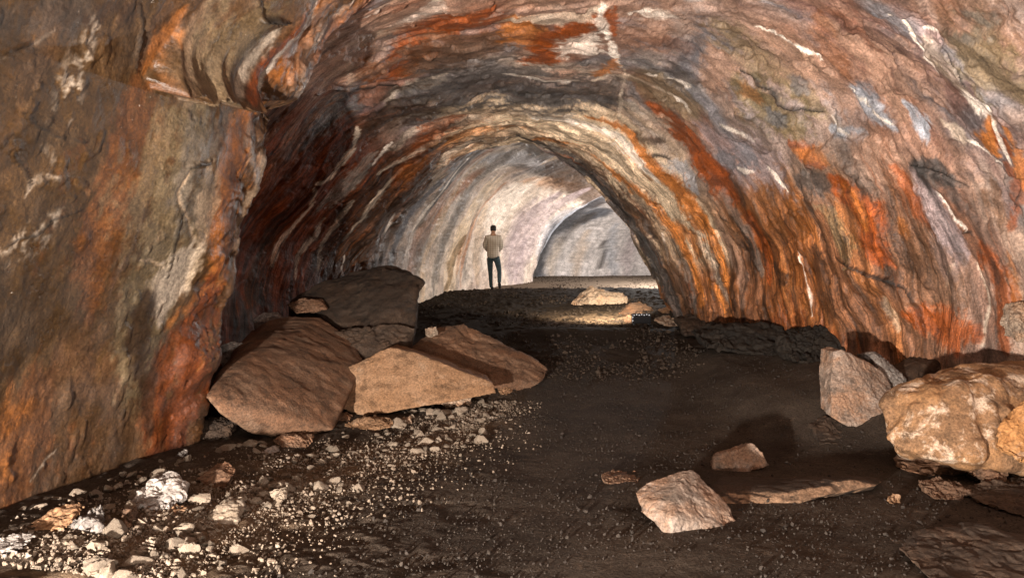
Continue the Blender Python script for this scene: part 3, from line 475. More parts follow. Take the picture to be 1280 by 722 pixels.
["slate",0.7,0.6,0.6,0,[[26.9,0.6],[26.9,2.5],[26.7,4.5],[26.4,6]]],
["blue",0.3,0.7,0.6,0,[[25.1,0.8],[25.1,2.5],[25.2,4],[25.2,5.5]]],
["mauve",0.5,0.7,0.7,0,[[23.6,0.6],[23.6,2.5],[23.5,4.5]]],
["white",0.55,0.6,0.8,0,[[21.3,1.4],[21.0,2.8],[20.6,4.0]]],
["orange",0.16,0.5,0.8,0,[[19.6,0.8],[19.5,2.2],[19.2,3.6]]],
["cream",0.4,0.6,0.8,0,[[18.6,0.6],[18.5,2.2],[18.2,3.6]]],
["grey",0.25,0.8,0.7,0,[[17.6,0.6],[17.5,2.2],[17.0,4.0],[16.5,5.4]]],
["tan",0.2,0.7,0.7,0,[[16.8,0.6],[16.7,2.4],[16.2,4.0]]],
["pink",0.3,0.9,0.6,0,[[15.9,0.8],[15.8,2.4],[15.5,3.8],[15.2,4.8]]],
["white",0.08,0.7,0.6,0,[[15.3,1.5],[15.2,2.8],[14.9,4.0]]],
["slate",0.25,0.8,0.7,0,[[14.7,1.2],[14.6,2.8],[14.3,4.2],[14.0,5.4],[13.9,6.5]]],
["blue",0.35,0.7,0.7,0,[[14.3,3.6],[14.2,4.8],[14.3,6.2],[14.6,7.4]]],
["dgrey",0.2,0.7,0.7,0,[[16.3,4.6],[16.8,6.0],[17.3,7.2]]],
["tan",0.5,0.6,0.8,0,[[19,4.8],[19.5,6.2],[20,7.5]]],
["brown",0.25,0.6,0.8,0,[[21.5,5.5],[22,6.8]]],
["dgrey",0.26,0.9,0.5,0,[[12.72,6.4],[12.74,7.6],[12.74,9.0],[12.74,10.2],[12.7,11.4]]],
["brown",0.16,0.7,0.6,0,[[12.45,7.2],[12.45,8.4],[12.4,9.8],[12.4,11.2]]],
["cream",0.38,0.9,0.6,0,[[12.0,6.0],[12.0,7.2],[12.0,8.4],[11.95,9.4]]],
["orange",0.1,0.9,0.6,0,[[12.3,7.8],[12.15,8.8],[12.05,9.8],[12.0,10.8]]],
["orange",0.16,0.9,0.6,0,[[11.5,7.4],[11.45,8.6],[11.4,9.8],[11.4,11.0]]],
["white",0.14,0.8,0.7,0,[[11.75,6.6],[11.7,7.8],[11.7,8.8]]]]''')

def seg_dist(S, T, pts):
    best = np.full(S.shape, 1e9, np.float32); side = np.zeros(S.shape, np.float32); along = np.zeros(S.shape, np.float32)
    n = len(pts)-1
    for i in range(n):
        (a, b), (c, d) = pts[i], pts[i+1]
        vx, vy = c-a, d-b; L2 = vx*vx+vy*vy+1e-9
        t = np.clip(((S-a)*vx+(T-b)*vy)/L2, 0, 1)
        dx, dy = S-(a+t*vx), T-(b+t*vy); dd = np.hypot(dx, dy)
        m = dd < best
        best[m] = dd[m]; side[m] = np.sign(vx*dy-vy*dx)[m]; along[m] = ((i+t)/n)[m]
    return best, side, along

def build_tube():
    G, S, T = tube_grid()
    N = grid_normal(G)
    Sf, Tf = S.astype(np.float32), T.astype(np.float32)
    # warp of the wall coordinates so that nothing runs ruler straight
    w1 = fbm(Sf*.9, Tf*.7, 0, 4, 11); w2 = fbm(Sf*.9+40, Tf*.7+9, 0, 4, 12)
    Sw = Sf+.14*w1; Tw = Tf+.14*w2
    jag = fbm(Sf*7, Tf*3, 0, 4, 15); stre = fbm(Sw*9, Tw*.8, 0, 4, 16); spk = fbm(Sf*28, Tf*22, 0, 3, 17)
    left = sstep(6.75, 6.3, Sf)*sstep(4.6, 3.9, Tf)            # the near buttress, smooth and pitted
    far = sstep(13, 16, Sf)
    # ---- shape
    X, Yc, Z = (G[..., i].astype(np.float32) for i in range(3))
    D = .14*fbm(X*.55, Yc*.55, Z*.55, 3, 21)*(1-.72*left)
    wallz = np.maximum(sstep(9.0, 10.2, Tf)*sstep(6.0, 8.0, Sf), sstep(4.6, 3.2, Tf)*sstep(6.5, 7, Sf))    # steep walls, where water ran down
    wallz = np.maximum(wallz, sstep(11.2, 12.2, Sf))*(1-far)
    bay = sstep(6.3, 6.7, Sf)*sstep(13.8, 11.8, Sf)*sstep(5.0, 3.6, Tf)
    flow = (1-.8*left)*(.35+.65*wallz)*(1-.6*bay)
    D += flow*.036*ridged(Sw*1.5, Tw*.35, 0, 3, 22)
    saw = np.mod(Sw*1.05+.30*Tw+.55*w2+.25*w1, 1.0); saw = np.where(saw < .86, saw/.86, (1-saw)/.14)
    D += flow*.055*(saw-.5)*sstep(-.1, .45, fbm(Sf*.45, Tf*.6, 0, 2, 23)+.15)
    saw2 = np.mod(Sw*2.9-.5*Tw+.9*w1, 1.0); saw2 = np.where(saw2 < .8, saw2/.8, (1-saw2)/.2)
    D += flow*.03*(saw2-.5)*sstep(0, .5, fbm(Sf*.7+5, Tf*.7, 0, 2, 24)+.1)
    wm = wallz*(1-left); nt = 3.0*(wm*fbm(Sw*.85, Tw*.42, 0, 6, 41, .52)+(1-wm)*fbm(Sf*.62+2, Tf*.62, 0, 6, 46, .55)); lv = np.floor(nt); fr = nt-lv         # spalled layers with sharp edges
    D += (.042*(1-.93*left)*(1-.6*far)*(1-.3*wallz)*(1-.5*bay))*(lv+sstep(.86, 1., fr))
    nt2 = 3.0*(wm*fbm(Sw*2.2+3, Tw*.7, 0, 5, 42, .5)+(1-wm)*fbm(Sf*1.5+3, Tf*1.3, 0, 5, 47, .55)); lv2 = np.floor(nt2); fr2 = nt2-lv2
    D += (.013*(1-.75*left)*(1-.6*bay))*(1-.6*far)*(lv2+sstep(.82, 1., fr2))
    tone = 1+.16*np.sin(lv*2.4+1)*(1-.6*far)+.10*np.sin(lv2*3.1)*(1-.5*far)
    tone *= (1-.40*left)      # darker lava in the buttress
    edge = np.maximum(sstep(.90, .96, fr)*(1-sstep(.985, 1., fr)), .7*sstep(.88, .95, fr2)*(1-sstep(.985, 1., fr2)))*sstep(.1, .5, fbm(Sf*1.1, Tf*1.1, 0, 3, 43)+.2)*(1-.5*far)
    D += .08*left*sstep(5.4, 6.2, Sf)*fbm(X*1.8, Yc*1.8, Z*2.2, 4, 44) + .018*left*sstep(5.6, 6.3, Sf)*np.floor(2.5*fbm(Yc*1.1, Z*2.4, 0, 4, 45))
    rough_ = .35+.65*sstep(-.3, .5, fbm(Sf*.8, Tf*.8, 0, 2, 25))
    D += .015*fbm(X*4.5, Yc*4.5, Z*4.5, 4, 26)*(1-.35*far)*(1-.55*left)*rough_
    D += .010*flow*ridged(Sw*9, Tw*1.6, 0, 3, 27)
    D += left*(.006*fbm(X*9, Yc*9, Z*9, 3, 28) - .010*sstep(.5, .75, fbm(Sf*13, Tf*11, 0, 2, 29))*sstep(-.1,.4,fbm(Sf*1.5, Tf*1.5, 0, 2, 39)))
    D -= left*.018*sstep(.75, .95, ridged(Sw*.9, Tw*.7, 0, 2, 30))
    # ---- colour
    Cc = np.zeros(G.shape, np.float32); c = lambda n: np.array(PAL[n], np.float32)
    Cc[:] = c('brown')
    def lay(name, w): 
        nonlocal Cc
        w = np.clip(w, 0, 1)[..., None]; Cc = Cc*(1-w)+c(name)*w
    big = fbm(Sw*.8, Tw*.35, 0, 3, 31); big2 = fbm(Sw*1.3+9, Tw*.3, 0, 3, 32); big3 = fbm(Sw*1.1+31, Tw*.45, 0, 3, 33)
    lay('pink', .55*sstep(-.1, .5, big)); lay('sienna', .7*sstep(.0, .45, big2)); lay('grey', .55*sstep(.1, .5, big3))
    lay('mauve', (1-left)*(1-wallz)*.35); lay('pinkgrey', (1-left)*(1-wallz)*.6*sstep(-.1, .35, big3))
    up = (1-left)*(1-wallz)*(1-far); v1 = fbm(Sw*.75+3, Tw*.75, 0, 5, 71); v2 = fbm(Sw*.9+13, Tw*.6+5, 0, 5, 72); v3 = fbm(Sw*.8+23, Tw*.5+2, 0, 5, 73)
    v4 = fbm(Sw*1.3+33, Tw*.7+8, 0, 5, 74); lay('blue', up*.55*sstep(.22, .5, v4)); lay('pale', up*.4*sstep(-.3, -.6, v4))
    lay('slate', up*.65*sstep(.18, .5, v1)); lay('sienna', up*.38*sstep(.2, .45, v2)); lay('greyolive', up*.6*sstep(.15, .5, v3)); lay('pink', up*.6*sstep(-.2, -.55, v2)); lay('rust', up*.3*sstep(-.35, -.6, v3))
    rz = sstep(8.9, 9.9, Tf)*sstep(7.0, 8.4, Sf)*(1-far)
    lay('sienna', rz*.72); lay('dkbrown', rz*.75*sstep(.1, .45, fbm(Sw*2.6, Tw*.2, 0, 4, 35))); lay('orange', rz*.4*sstep(.15, .5, fbm(Sw*3.1+8, Tw*.22, 0, 4, 36)))
    lip = sstep(10.4, 11.6, Sf)*(1-sstep(13.6, 14.2, Sf))*sstep(4.5, 6, Tf)*(1-sstep(9.8, 10.6, Tf)); lay('tan', lip*.75); lay('cream', lip*.8*sstep(.0, .4, fbm(Sw*2.2, Tw*.25, 0, 4, 37)))  # pale lip rock, raised further in colour for the lamplight on it
    lay('redbrown', bay*.93); lay('dkbrown', bay*.6*sstep(-.1, .4, fbm(Sw*2.2+4, Tw*.25, 0, 4, 38)))  # red-brown bay rock, deepened in colour for the buttress's shade
    lay('umber', left*.95); lay('brown', left*.4*sstep(0, .5, big3)); lay('sienna', left*.3*sstep(.0, .5, big))
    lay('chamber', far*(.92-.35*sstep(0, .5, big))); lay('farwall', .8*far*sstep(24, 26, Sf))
    Pale = np.zeros(S.shape, np.float32); Rust = np.zeros(S.shape, np.float32)
    for st in STROKES:
        kind, wd, strength, soft, depth, pts = st
        pts = [tuple(p) for p in pts]
        s0, s1 = min(p[0] for p in pts)-3.4*wd-.3, max(p[0] for p in pts)+3.4*wd+.3
        t0, t1 = min(p[1] for p in pts)-3.4*wd-.3, max(p[1] for p in pts)+3.4*wd+.3
        i0, i1 = np.searchsorted(S[:, 0], [s0, s1]); j0, j1 = np.searchsorted(T[0], [t0, t1])
        if i1-i0 < 1 or j1-j0 < 1: continue
        sl = (slice(i0, i1), slice(j0, j1))
        d, side, al = seg_dist(Sf[sl]+.3*min(wd, .12)*jag[sl]+min(wd, .1)*.5*w1[sl], Tf[sl]+min(wd, .12)*.3*stre[sl], pts)
        q = d/max(wd, 1e-4)
        taper = 1-.55*np.abs(2*al-1)**2; lim = sstep(3.2, 2.4, q)
        if kind == 'step':       # ledge: full depth just left of the line's direction, fading out with distance
            D[sl] -= depth*np.where(side > 0, np.exp(-(q)**1.3), 0)*sstep(0, .12, al+1e-3)*sstep(1, .88, al)
        elif kind == 'ridge':
            D[sl] += depth*np.exp(-q*q)*taper
        elif kind == 'crack':
            m = sstep(1.0, .45, q/np.maximum(taper, .1)); D[sl] -= depth*m
            Cc[sl] = Cc[sl]*(1-(m*strength)[..., None])+c('black')*(m*strength)[..., None]
        else:
            q2 = q/taper + (soft*(.75*jag[sl]+.6*stre[sl]) + .55*soft*spk[sl])*(1-.65*far[sl])
            m = sstep(1+.35*soft, 1-.65*soft-.1, q2)*strength
            m = m*lim
            if soft > .93: m = np.clip(m*1.3*sstep(-.22, .30, spk[sl]+.35*jag[sl]), 0, 1)      # broken up into crusty specks
            Cc[sl] = Cc[sl]*(1-m[..., None])+c(kind)*m[..., None]
            if depth: D[sl] += depth*np.exp(-q*q)
            if kind in ('rust', 'orange', 'sienna', 'redbrown'): Rust[sl] = np.maximum(Rust[sl], m*.6)
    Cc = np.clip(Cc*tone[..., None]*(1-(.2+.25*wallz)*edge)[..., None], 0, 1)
    nearw = sstep(1.0, 2.9, Sf); D = D*nearw - .10*(1-nearw)
    G = G + N*D[..., None]
    n, m = S.shape
    me = mesh_np('cave_wall', G.reshape(-1, 3), grid_faces(n, m))
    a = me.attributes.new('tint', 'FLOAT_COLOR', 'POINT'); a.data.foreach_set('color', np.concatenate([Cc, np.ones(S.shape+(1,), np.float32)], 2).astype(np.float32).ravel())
    a = me.attributes.new('flow', 'FLOAT_VECTOR', 'POINT'); a.data.foreach_set('vector', np.stack([Sw, Tw, 0*Sw], 2).astype(np.float32).ravel())
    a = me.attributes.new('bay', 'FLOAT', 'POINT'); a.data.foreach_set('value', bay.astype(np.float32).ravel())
    a = me.attributes.new('zone', 'FLOAT_VECTOR', 'POINT'); a.data.foreach_set('vector', np.stack([left, far, wallz], 2).astype(np.float32).ravel())
    return me

def mat_wall():
    t = NT('cave_rock')
    tint = t.attr('tint', 'Color'); fl = t.attr('flow'); zone = t.attr('zone')
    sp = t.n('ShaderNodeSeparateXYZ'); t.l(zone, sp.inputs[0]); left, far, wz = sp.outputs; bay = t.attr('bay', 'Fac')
    pos = t.n('ShaderNodeNewGeometry').outputs['Position']
    wv = t.vadd(fl, t.vmul(t.vadd(t.noise(pos, 2.2, 4, .6, color=True), (-.5, -.5, -.5)), (.22, .22, .22)))
    s1 = t.noise(t.vmul(wv, (7, .55, 1)), 1, 6, .62)
    s2 = t.noise(t.vmul(t.vadd(wv, (13, 7, 3)), (13, .8, 1)), 1, 5, .6)
    s3 = t.noise(t.vmul(t.vadd(wv, (5, 31, 1)), (5, .5, 1)), 1, 7, .65)
    iso = t.noise(pos, 5, 7, .65); fine = t.noise(pos, 45, 5, .7)
    nl = t.math('SUBTRACT', 1, left)
    c = tint
    # long streaks running round the arch
    k = t.ramp(s1, .33, .68, .45, 1.5); ke = t.math('MULTIPLY_ADD', wz, .72, .28); k = t.math('ADD', t.math('MULTIPLY', k, ke), t.math('SUBTRACT', 1, ke)); k = t.math('ADD', t.math('MULTIPLY', k, t.math('MULTIPLY_ADD', far, -.72, 1)), t.math('MULTIPLY', far, .72)); k = t.math('ADD', t.math('MULTIPLY', k, t.math('MULTIPLY_ADD', left, -.7, 1)), t.math('MULTIPLY', left, .7))
    c = t.mix(1, c, t.gray(k), 'MULTIPLY')
    c = t.mix(t.math('MULTIPLY', t.ramp(s2, .56, .72), t.math('MULTIPLY', t.math('MULTIPLY', nl, t.math('MULTIPLY_ADD', far, -.3, .42)), t.math('MULTIPLY_ADD', wz, .8, .3))), c, (.30,.095,.024))
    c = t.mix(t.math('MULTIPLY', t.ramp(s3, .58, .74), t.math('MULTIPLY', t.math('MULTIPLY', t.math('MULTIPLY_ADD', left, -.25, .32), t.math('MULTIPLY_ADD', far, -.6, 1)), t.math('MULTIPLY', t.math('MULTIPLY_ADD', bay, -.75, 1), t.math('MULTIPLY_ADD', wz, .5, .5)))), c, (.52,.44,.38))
    c = t.mix(t.math('MULTIPLY', t.ramp(s3, .42, .28), t.math('MULTIPLY_ADD', far, -.36, .40)), c, (.07,.055,.05))
    c = t.mix(1, c, t.gray(t.ramp(iso, .3, .7, .74, 1.25)), 'MULTIPLY')
    c = t.mix(1, c, t.gray(t.ramp(fine, .32, .68, .70, 1.28)), 'MULTIPLY')
    s4 = t.noise(t.vmul(t.vadd(wv, (3, 3, 8)), (42, 1.6, 1)), 1, 4, .6)
    f4 = t.math('MULTIPLY', wz, .9); c = t.mix(f4, c, t.mix(1, c, t.gray(t.ramp(s4, .34, .66, .62, 1.42)), 'MULTIPLY'))
    gm = t.n('ShaderNodeGamma'); t.l(c, gm.inputs[0]); gm.inputs[1].default_value = 1.22; c = t.mix(1, gm.outputs[0], t.gray(t.math('MULTIPLY_ADD', left, -.15, 1.5)), 'MULTIPLY')
    # pale mineral specks
    spm = t.math('MULTIPLY', t.ramp(t.noise(pos, 30, 4, .75), .66, .74), t.ramp(t.noise(pos, 1.7, 4, .6), .48, .66))
    c = t.mix(t.math('MULTIPLY', spm, .65), c, (.62,.55,.48))
    h = t.math('ADD', t.math('MULTIPLY', iso, .5), t.math('MULTIPLY', fine, .16))
    h = t.math('ADD', h, t.math('MULTIPLY', s2, t.math('MULTIPLY', wz, .2))); pits = t.ramp(t.vor(t.vadd(pos, t.vmul(t.noise(pos, 9, 3, .6, color=True), (.06,.06,.06))), 22), .12, .42)
    h = t.math('ADD', h, t.math('MULTIPLY', pits, .05))
    h = t.math('ADD', h, t.math('MULTIPLY', t.noise(pos, 130, 3, .7), .05))
    nrm = t.bump(h, t.math('MULTIPLY_ADD', left, -.03, .06), .9)
    rough = t.ramp(t.noise(pos, 3, 5, .6), .35, .65, .32, .72)
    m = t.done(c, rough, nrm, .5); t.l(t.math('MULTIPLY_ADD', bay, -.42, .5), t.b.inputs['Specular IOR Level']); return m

# ------------------------------------------------------------------ the floor
_fy = [-10,2,4,6,8,10,12,14,16,18,19.2,20.5,24,28,34,45]; _fz = [0,0,0,0,.1,.35,.68,.95,1.22,1.44,1.51,1.47,1.75,2.0,2.1,2.1]
def floor_base(x, y):
    x = np.asarray(x, float); y = np.asarray(y, float)
    z = pchip(_fy, np.array(_fz), y.ravel()).reshape(y.shape)
    z = z + np.where(y > 11, .055*np.minimum(x, 0)*sstep(11, 16, y), 0)*(1-sstep(19, 22, y))
    z = z + .42*sstep(2.3, 3.9, x)*sstep(6.2, 7.6, y)*(1-sstep(10.5, 12.5, y))
    z = z + .14*sstep(-1.0, -3.1, x)*(1-sstep(8.5, 11, y))
    z = z + .07*np.exp(-((y-12.45)/.35)**2)*sstep(-.5, .6, x)
    z = z + .16*np.exp(-((x-2.75)/.45)**2)*sstep(6.8, 8, y)*(1-sstep(10, 11.5, y))
    z = z + .10*sstep(1.7, 3.2, x)*sstep(12.8, 14, y)*(1-sstep(17, 19, y))
    return z
def floor_z(x, y):
    x = np.asarray(x, float); y = np.asarray(y, float)
    return floor_base(x, y) + .018*fbm(x*.7, y*.7, 0, 2, 51) + .004*fbm(x*4, y*4, 0, 3, 52)
def fz(x, y): return float(floor_z(np.array([x]), np.array([y]))[0])
def ground_mat(): 
    t = NT('cave_dirt'); pos = t.n('ShaderNodeNewGeometry').outputs['Position']
    a = t.noise(pos, 1.3, 6, .65); b = t.noise(pos, 9, 6, .7); f = t.noise(pos, 60, 4, .7)
    c = t.mix(t.ramp(a, .35, .65), (.036,.027,.021), (.062,.047,.036))
    c = t.mix(t.math('MULTIPLY', t.ramp(b, .56, .72), .6), c, (.11,.078,.056))
    c = t.mix(t.math('MULTIPLY', t.ramp(b, .44, .3), .6), c, (.025,.017,.012))
    c = t.mix(1, c, t.gray(t.ramp(f, .3, .7, .6, 1.4)), 'MULTIPLY')
    sy = t.n('ShaderNodeSeparateXYZ'); t.l(pos, sy.inputs[0])
    c = t.mix(t.ramp(sy.outputs[1], 18.5, 21), c, (.13,.098,.072))       # paler floor from the crest into the inner chamber
    c = t.mix(t.math('MULTIPLY', t.math('MULTIPLY', t.ramp(sy.outputs[1], 7, 13), t.ramp(sy.outputs[1], 20, 18.8)), .75), c, (.016,.011,.008))      # mid floor and hump darkened in colour, in place of shade
    du = t.math('MULTIPLY', t.attr('dust_lit', 'Fac'), t.ramp(t.noise(pos, 5, 6, .7), .36, .58)); c = t.mix(du, c, (.20,.135,.085))
    h = t.math('ADD', t.math('MULTIPLY', b, .25), t.math('ADD', t.math('MULTIPLY', f, .4), t.math('MULTIPLY', t.noise(pos, 24, 5, .7), .5)))
    return t.done(c, .95, t.bump(h, .03, .8), .08)
def build_floor():
    y = np.concatenate([np.linspace(-9.5, 3.2, 40, endpoint=False), np.geomspace(3.2, 20.5, 640, endpoint=False), np.linspace(20.5, 44, 160)])
    u = np.linspace(-1, 1, 620)
    Yg = np.repeat(y[:, None], len(u), 1)
    half = np.interp(y, [-10, 3, 8, 14, 20, 30, 44], [6, 5.6, 5.0, 5.2, 6.5, 11, 13]); cx = np.interp(y, [-10, 5, 14, 20, 30, 44], [.9, .9, .6, 2.3, 7, 8])
    Xg = cx[:, None]+u[None]*half[:, None]
    Z = floor_z(Xg, Yg)
    cl = fbm(Xg*2.2, Yg*2.2, 0, 2, 61)
    Z += .012*np.maximum(0, fbm(Xg*11, Yg*11, 0, 3, 62)-.05)*(.25+sstep(-.2, .6, cl)) + .004*fbm(Xg*26, Yg*26, 0, 2, 63)*(.4+.6*sstep(0,.4,cl))
    Z += .014*np.maximum(0, fbm(Xg*6, Yg*4, 0, 3, 64)-.35)
    Z -= .02*sstep(.3, .7, fbm(Xg*3+7, Yg*3, 0, 2, 65))
    Z = floor_z(Xg, Yg)+(Z-floor_z(Xg, Yg))*(1-.85*sstep(-.9, .3, Xg)*(1-sstep(8, 11, Yg)))
    hump = sstep(13, 14, Yg)*(1-sstep(20, 22, Yg))
    Z += hump*.03*np.maximum(0, fbm(Xg*8, Yg*8, 0, 3, 66))
    V = np.stack([Xg, Yg, Z], 2).reshape(-1, 3)
    me = mesh_np('cave_floor', V, grid_faces(len(y), len(u))[:, ::-1])
    x0 = np.interp(Yg, [3.5, 5, 6.2, 7, 8.7], [-2.9, -2.7, -2.5, -1.5, -.6]); x1 = np.interp(Yg, [3.5, 4.85, 6.8, 9], [-1.35, -1.0, -.1, .35])
    q = (Xg-x0)/(x1-x0); dust_lit = .8*np.exp(-((q-.55)/.33)**2)*(Yg > 2)*(1-sstep(7.5, 9.3, Yg))
    dust_lit = np.maximum(dust_lit, .9*np.exp(-((Xg-1.5)/.9)**2-((Yg-13.7)/.75)**2))  # pale gravel by the lamp, its lit pool put into the colour
    a = me.attributes.new('dust_lit', 'FLOAT', 'POINT'); a.data.foreach_set('value', dust_lit.astype(np.float32).ravel())
    return me

# ------------------------------------------------------------------ rocks
def rock_mat(name, base, alt, dark=None, pale=None, strata=0., alt_amt=.6, pale_amt=.4, scale=1., pale_at=.53):
    t = NT(name); p = t.coord('Object'); p = t.vmul(p, (scale,)*3)
    ri = t.n('ShaderNodeObjectInfo').outputs['Random']
    pv = t.vadd(p, t.vmul(t.gray(ri), (37, 19, 53)))
    a = t.noise(pv, 2.6, 7, .65, .4); b = t.noise(t.vadd(pv, (9, 3, 1)), 6, 7, .68); f = t.noise(pv, 55, 5, .7); g = t.noise(t.vadd(pv, (3, 8, 2)), 4.2, 7, .7, .3)
    c = t.mix(t.math('MULTIPLY', t.ramp(a, .42, .62), alt_amt), base, alt)
    c = t.mix(t.math('MULTIPLY', t.attr('fresh', 'Fac'), .9), c, (.25,.15,.09))
    c = t.mix(t.math('MULTIPLY', t.ramp(t.noise(t.vmul(pv, (1., 1., 2.6)), 3.4, 8, .68, .6), .5, .34), .7), c, tuple(x*.5 for x in base))
    c = t.mix(t.math('MULTIPLY', t.ramp(b, .48, .34), .7), c, dark or tuple(x*.35 for x in base))
    c = t.mix(t.math('MULTIPLY', t.ramp(g, pale_at, pale_at+.12), pale_amt), c, pale or (.55,.46,.38))
    c = t.mix(1, c, t.gray(t.ramp(f, .32, .68, .62, 1.36)), 'MULTIPLY')
    c = t.mix(1, c, t.gray(t.math('MULTIPLY_ADD', ri, .5, .75)), 'MULTIPLY')
    h = t.math('ADD', t.math('MULTIPLY', b, .6), t.math('MULTIPLY', f, .16));
    h = t.math('ADD', h, t.math('MULTIPLY', t.noise(pv, 150, 3, .7), .05))
    h = t.math('ADD', h, t.math('MULTIPLY', t.vor(t.vadd(pv, t.vmul(a, (.25, .25, .25))), 6), .35))      # chipped facets
    return t.done(c, .82, t.bump(h, .05/scale, .85), .3)
def hull_bm(pts, bm=None):
    b = bmesh.new()
    for p in pts: b.verts.new(p)
    r = bmesh.ops.convex_hull(b, input=b.verts)
    bmesh.ops.delete(b, geom=[v for v in b.verts if not v.link_faces], context='VERTS')
    bmesh.ops.recalc_face_normals(b, faces=b.faces)
    return b
def rock_mesh(name, hulls, seed, vox=None, amp=.02, sm=3, strata=0., crag=0.):
    """hulls: lists of world points; joined, voxel-remeshed, weathered.  Returns mesh + base point"""
    me = bpy.data.meshes.new(name); big = bmesh.new()
    for h in hulls:
        b = hull_bm(h); tmp = bpy.data.meshes.new('t'); b.to_mesh(tmp); b.free(); big.from_mesh(tmp); bpy.data.meshes.remove(tmp)
    co = np.array([v.co for v in big.verts]); lo, hi = co.min(0), co.max(0)
    base = Vector(((lo[0]+hi[0])/2, (lo[1]+hi[1])/2, lo[2]))
    bmesh.ops.translate(big, verts=big.verts, vec=-base)
    big.to_mesh(me); big.free()
    ob = bpy.data.objects.new('tmp_rock', me); COL.objects.link(ob)
    size = float(max(hi-lo))
    md = ob.modifiers.new('r', 'REMESH'); md.mode = 'VOXEL'; md.voxel_size = vox or size/110
    dg = bpy.context.evaluated_depsgraph_get(); dg.update()
    m2 = bpy.data.meshes.new_from_object(ob.evaluated_get(dg)); m2.name = name
    bpy.data.objects.remove(ob); bpy.data.meshes.remove(me)
    bm = bmesh.new(); bm.from_mesh(m2)
    for _ in range(sm): bmesh.ops.smooth_vert(bm, verts=bm.verts, factor=.5, use_axis_x=True, use_axis_y=True, use_axis_z=True)
    bm.normal_update()
    V = np.array([v.co for v in bm.verts], np.float32); Nn = np.array([v.normal for v in bm.verts], np.float32)
    k = 1/size; o = seed*13.7
    x, y, z = V[:, 0]+o, V[:, 1]-o, V[:, 2]+o*.5
    d = 1.0*fbm(x*2.2*k, y*2.2*k, z*2.2*k, 2, seed) + .7*fbm(x*6*k, y*6*k, z*6*k, 4, seed+3)
    pl = 2.6*fbm(x*2.6*k+3, y*2.6*k, z*2.6*k, 5, seed+15); d += .9*(np.floor(pl)+sstep(.8, 1., pl-np.floor(pl)))     # spalled steps
    d -= .5*sstep(.55, .95, ridged(x*3.2*k, y*3.2*k, z*3.2*k, 2, seed+5))
    if strata:
        q = np.mod(z*strata+.5*noise(x*3*k, y*3*k, z*3*k, seed+8), 1.); d += 1.0*np.where(q < .75, q/.75, (1-q)/.25)
    d += .35*fbm(x*16*k, y*16*k, z*16*k, 4, seed+11) - .5*crag*sstep(.35, .9, ridged(x*8*k, y*8*k, z*8*k, 2, seed+12))*1.5
    # chips off the edges
    d -= 1.3*sstep(.1, .6, fbm(x*9*k, y*9*k, z*9*k, 3, seed+9))
    V += Nn*(d*amp)[:, None]
    for v, q in zip(bm.verts, V): v.co = q
    for f in bm.faces: f.smooth = True
    bm.to_mesh(m2); bm.free()
    return m2, base
def prism(front, dy, shrink=.85, lift=0.):
    """an outline (px,py,Y) carried back by dy metres, so the block has real depth"""
    f = [P(*p) for p in front]; c = sum(f, Vector())/len(f)
    return f + [c+(p-c)*shrink+Vector((0, dy, lift)) for p in f]
def rock(name, label, cat, hulls, mat, seed, amp=.02, vox=None, sm=3, group=None, strata=0., sink=0., crag=0., fresh=None):
    me, base = rock_mesh(name, hulls, seed, vox, amp, sm, strata, crag)
    if fresh:      # faces turned to the low light, painted paler
        n = np.empty(len(me.vertices)*3, np.float32); me.vertex_normals.foreach_get('vector', n); n = n.reshape(-1, 3)@np.array(fresh[:3])/np.linalg.norm(fresh[:3])
        a = me.attributes.new('fresh', 'FLOAT', 'POINT'); a.data.foreach_set('value', sstep(fresh[3], fresh[3]+.15, n).astype(np.float32))
    o = link(name, me, mat, None, base-Vector((0, 0, sink))); tag(o, label, cat, group); return o

# ================================================================== build
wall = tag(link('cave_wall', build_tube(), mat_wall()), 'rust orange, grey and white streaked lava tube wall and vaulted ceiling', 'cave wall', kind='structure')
DIRT = ground_mat()
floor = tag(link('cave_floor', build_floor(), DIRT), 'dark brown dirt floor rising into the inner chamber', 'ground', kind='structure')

M = dict(
 tan=rock_mat('tan_rock', (.235,.128,.066), (.28,.165,.095), pale=(.34,.24,.165), pale_amt=.35),
 brown=rock_mat('brown_rock', (.125,.070,.042), (.18,.085,.043), pale=(.21,.14,.095), pale_amt=.3),
 dark=rock_mat('dark_rock', (.038,.024,.016), (.062,.034,.019), pale=(.09,.062,.042), pale_amt=.3),
 pale=rock_mat('pale_rock', (.36,.27,.20), (.36,.19,.10), pale=(.50,.41,.33), pale_amt=.5),
 pinkgrey=rock_mat('pinkgrey_rock', (.25,.185,.145), (.30,.15,.075), pale=(.34,.28,.24), pale_amt=.5),
 boulder=rock_mat('crusted_rock', (.18,.10,.052), (.26,.13,.052), pale=(.46,.35,.26), pale_amt=.9, pale_at=.50),
 orange=rock_mat('orange_rock', (.36,.17,.06), (.40,.21,.09), pale=(.46,.40,.33), pale_amt=.5),
 shade_black=rock_mat('shade_black_rock', (.016,.012,.009), (.026,.018,.012), pale=(.04,.03,.022), pale_amt=.3),  # near-black stand-in for the shadow along the right wall's foot
 grey=rock_mat('grey_rock', (.19,.165,.15), (.30,.26,.23), pale=(.55,.50,.45), pale_amt=.5),
 stone=rock_mat('rubble_stone', (.24,.185,.135), (.31,.245,.19), pale=(.43,.37,.31), pale_amt=.5, scale=4.),
)
R = rock
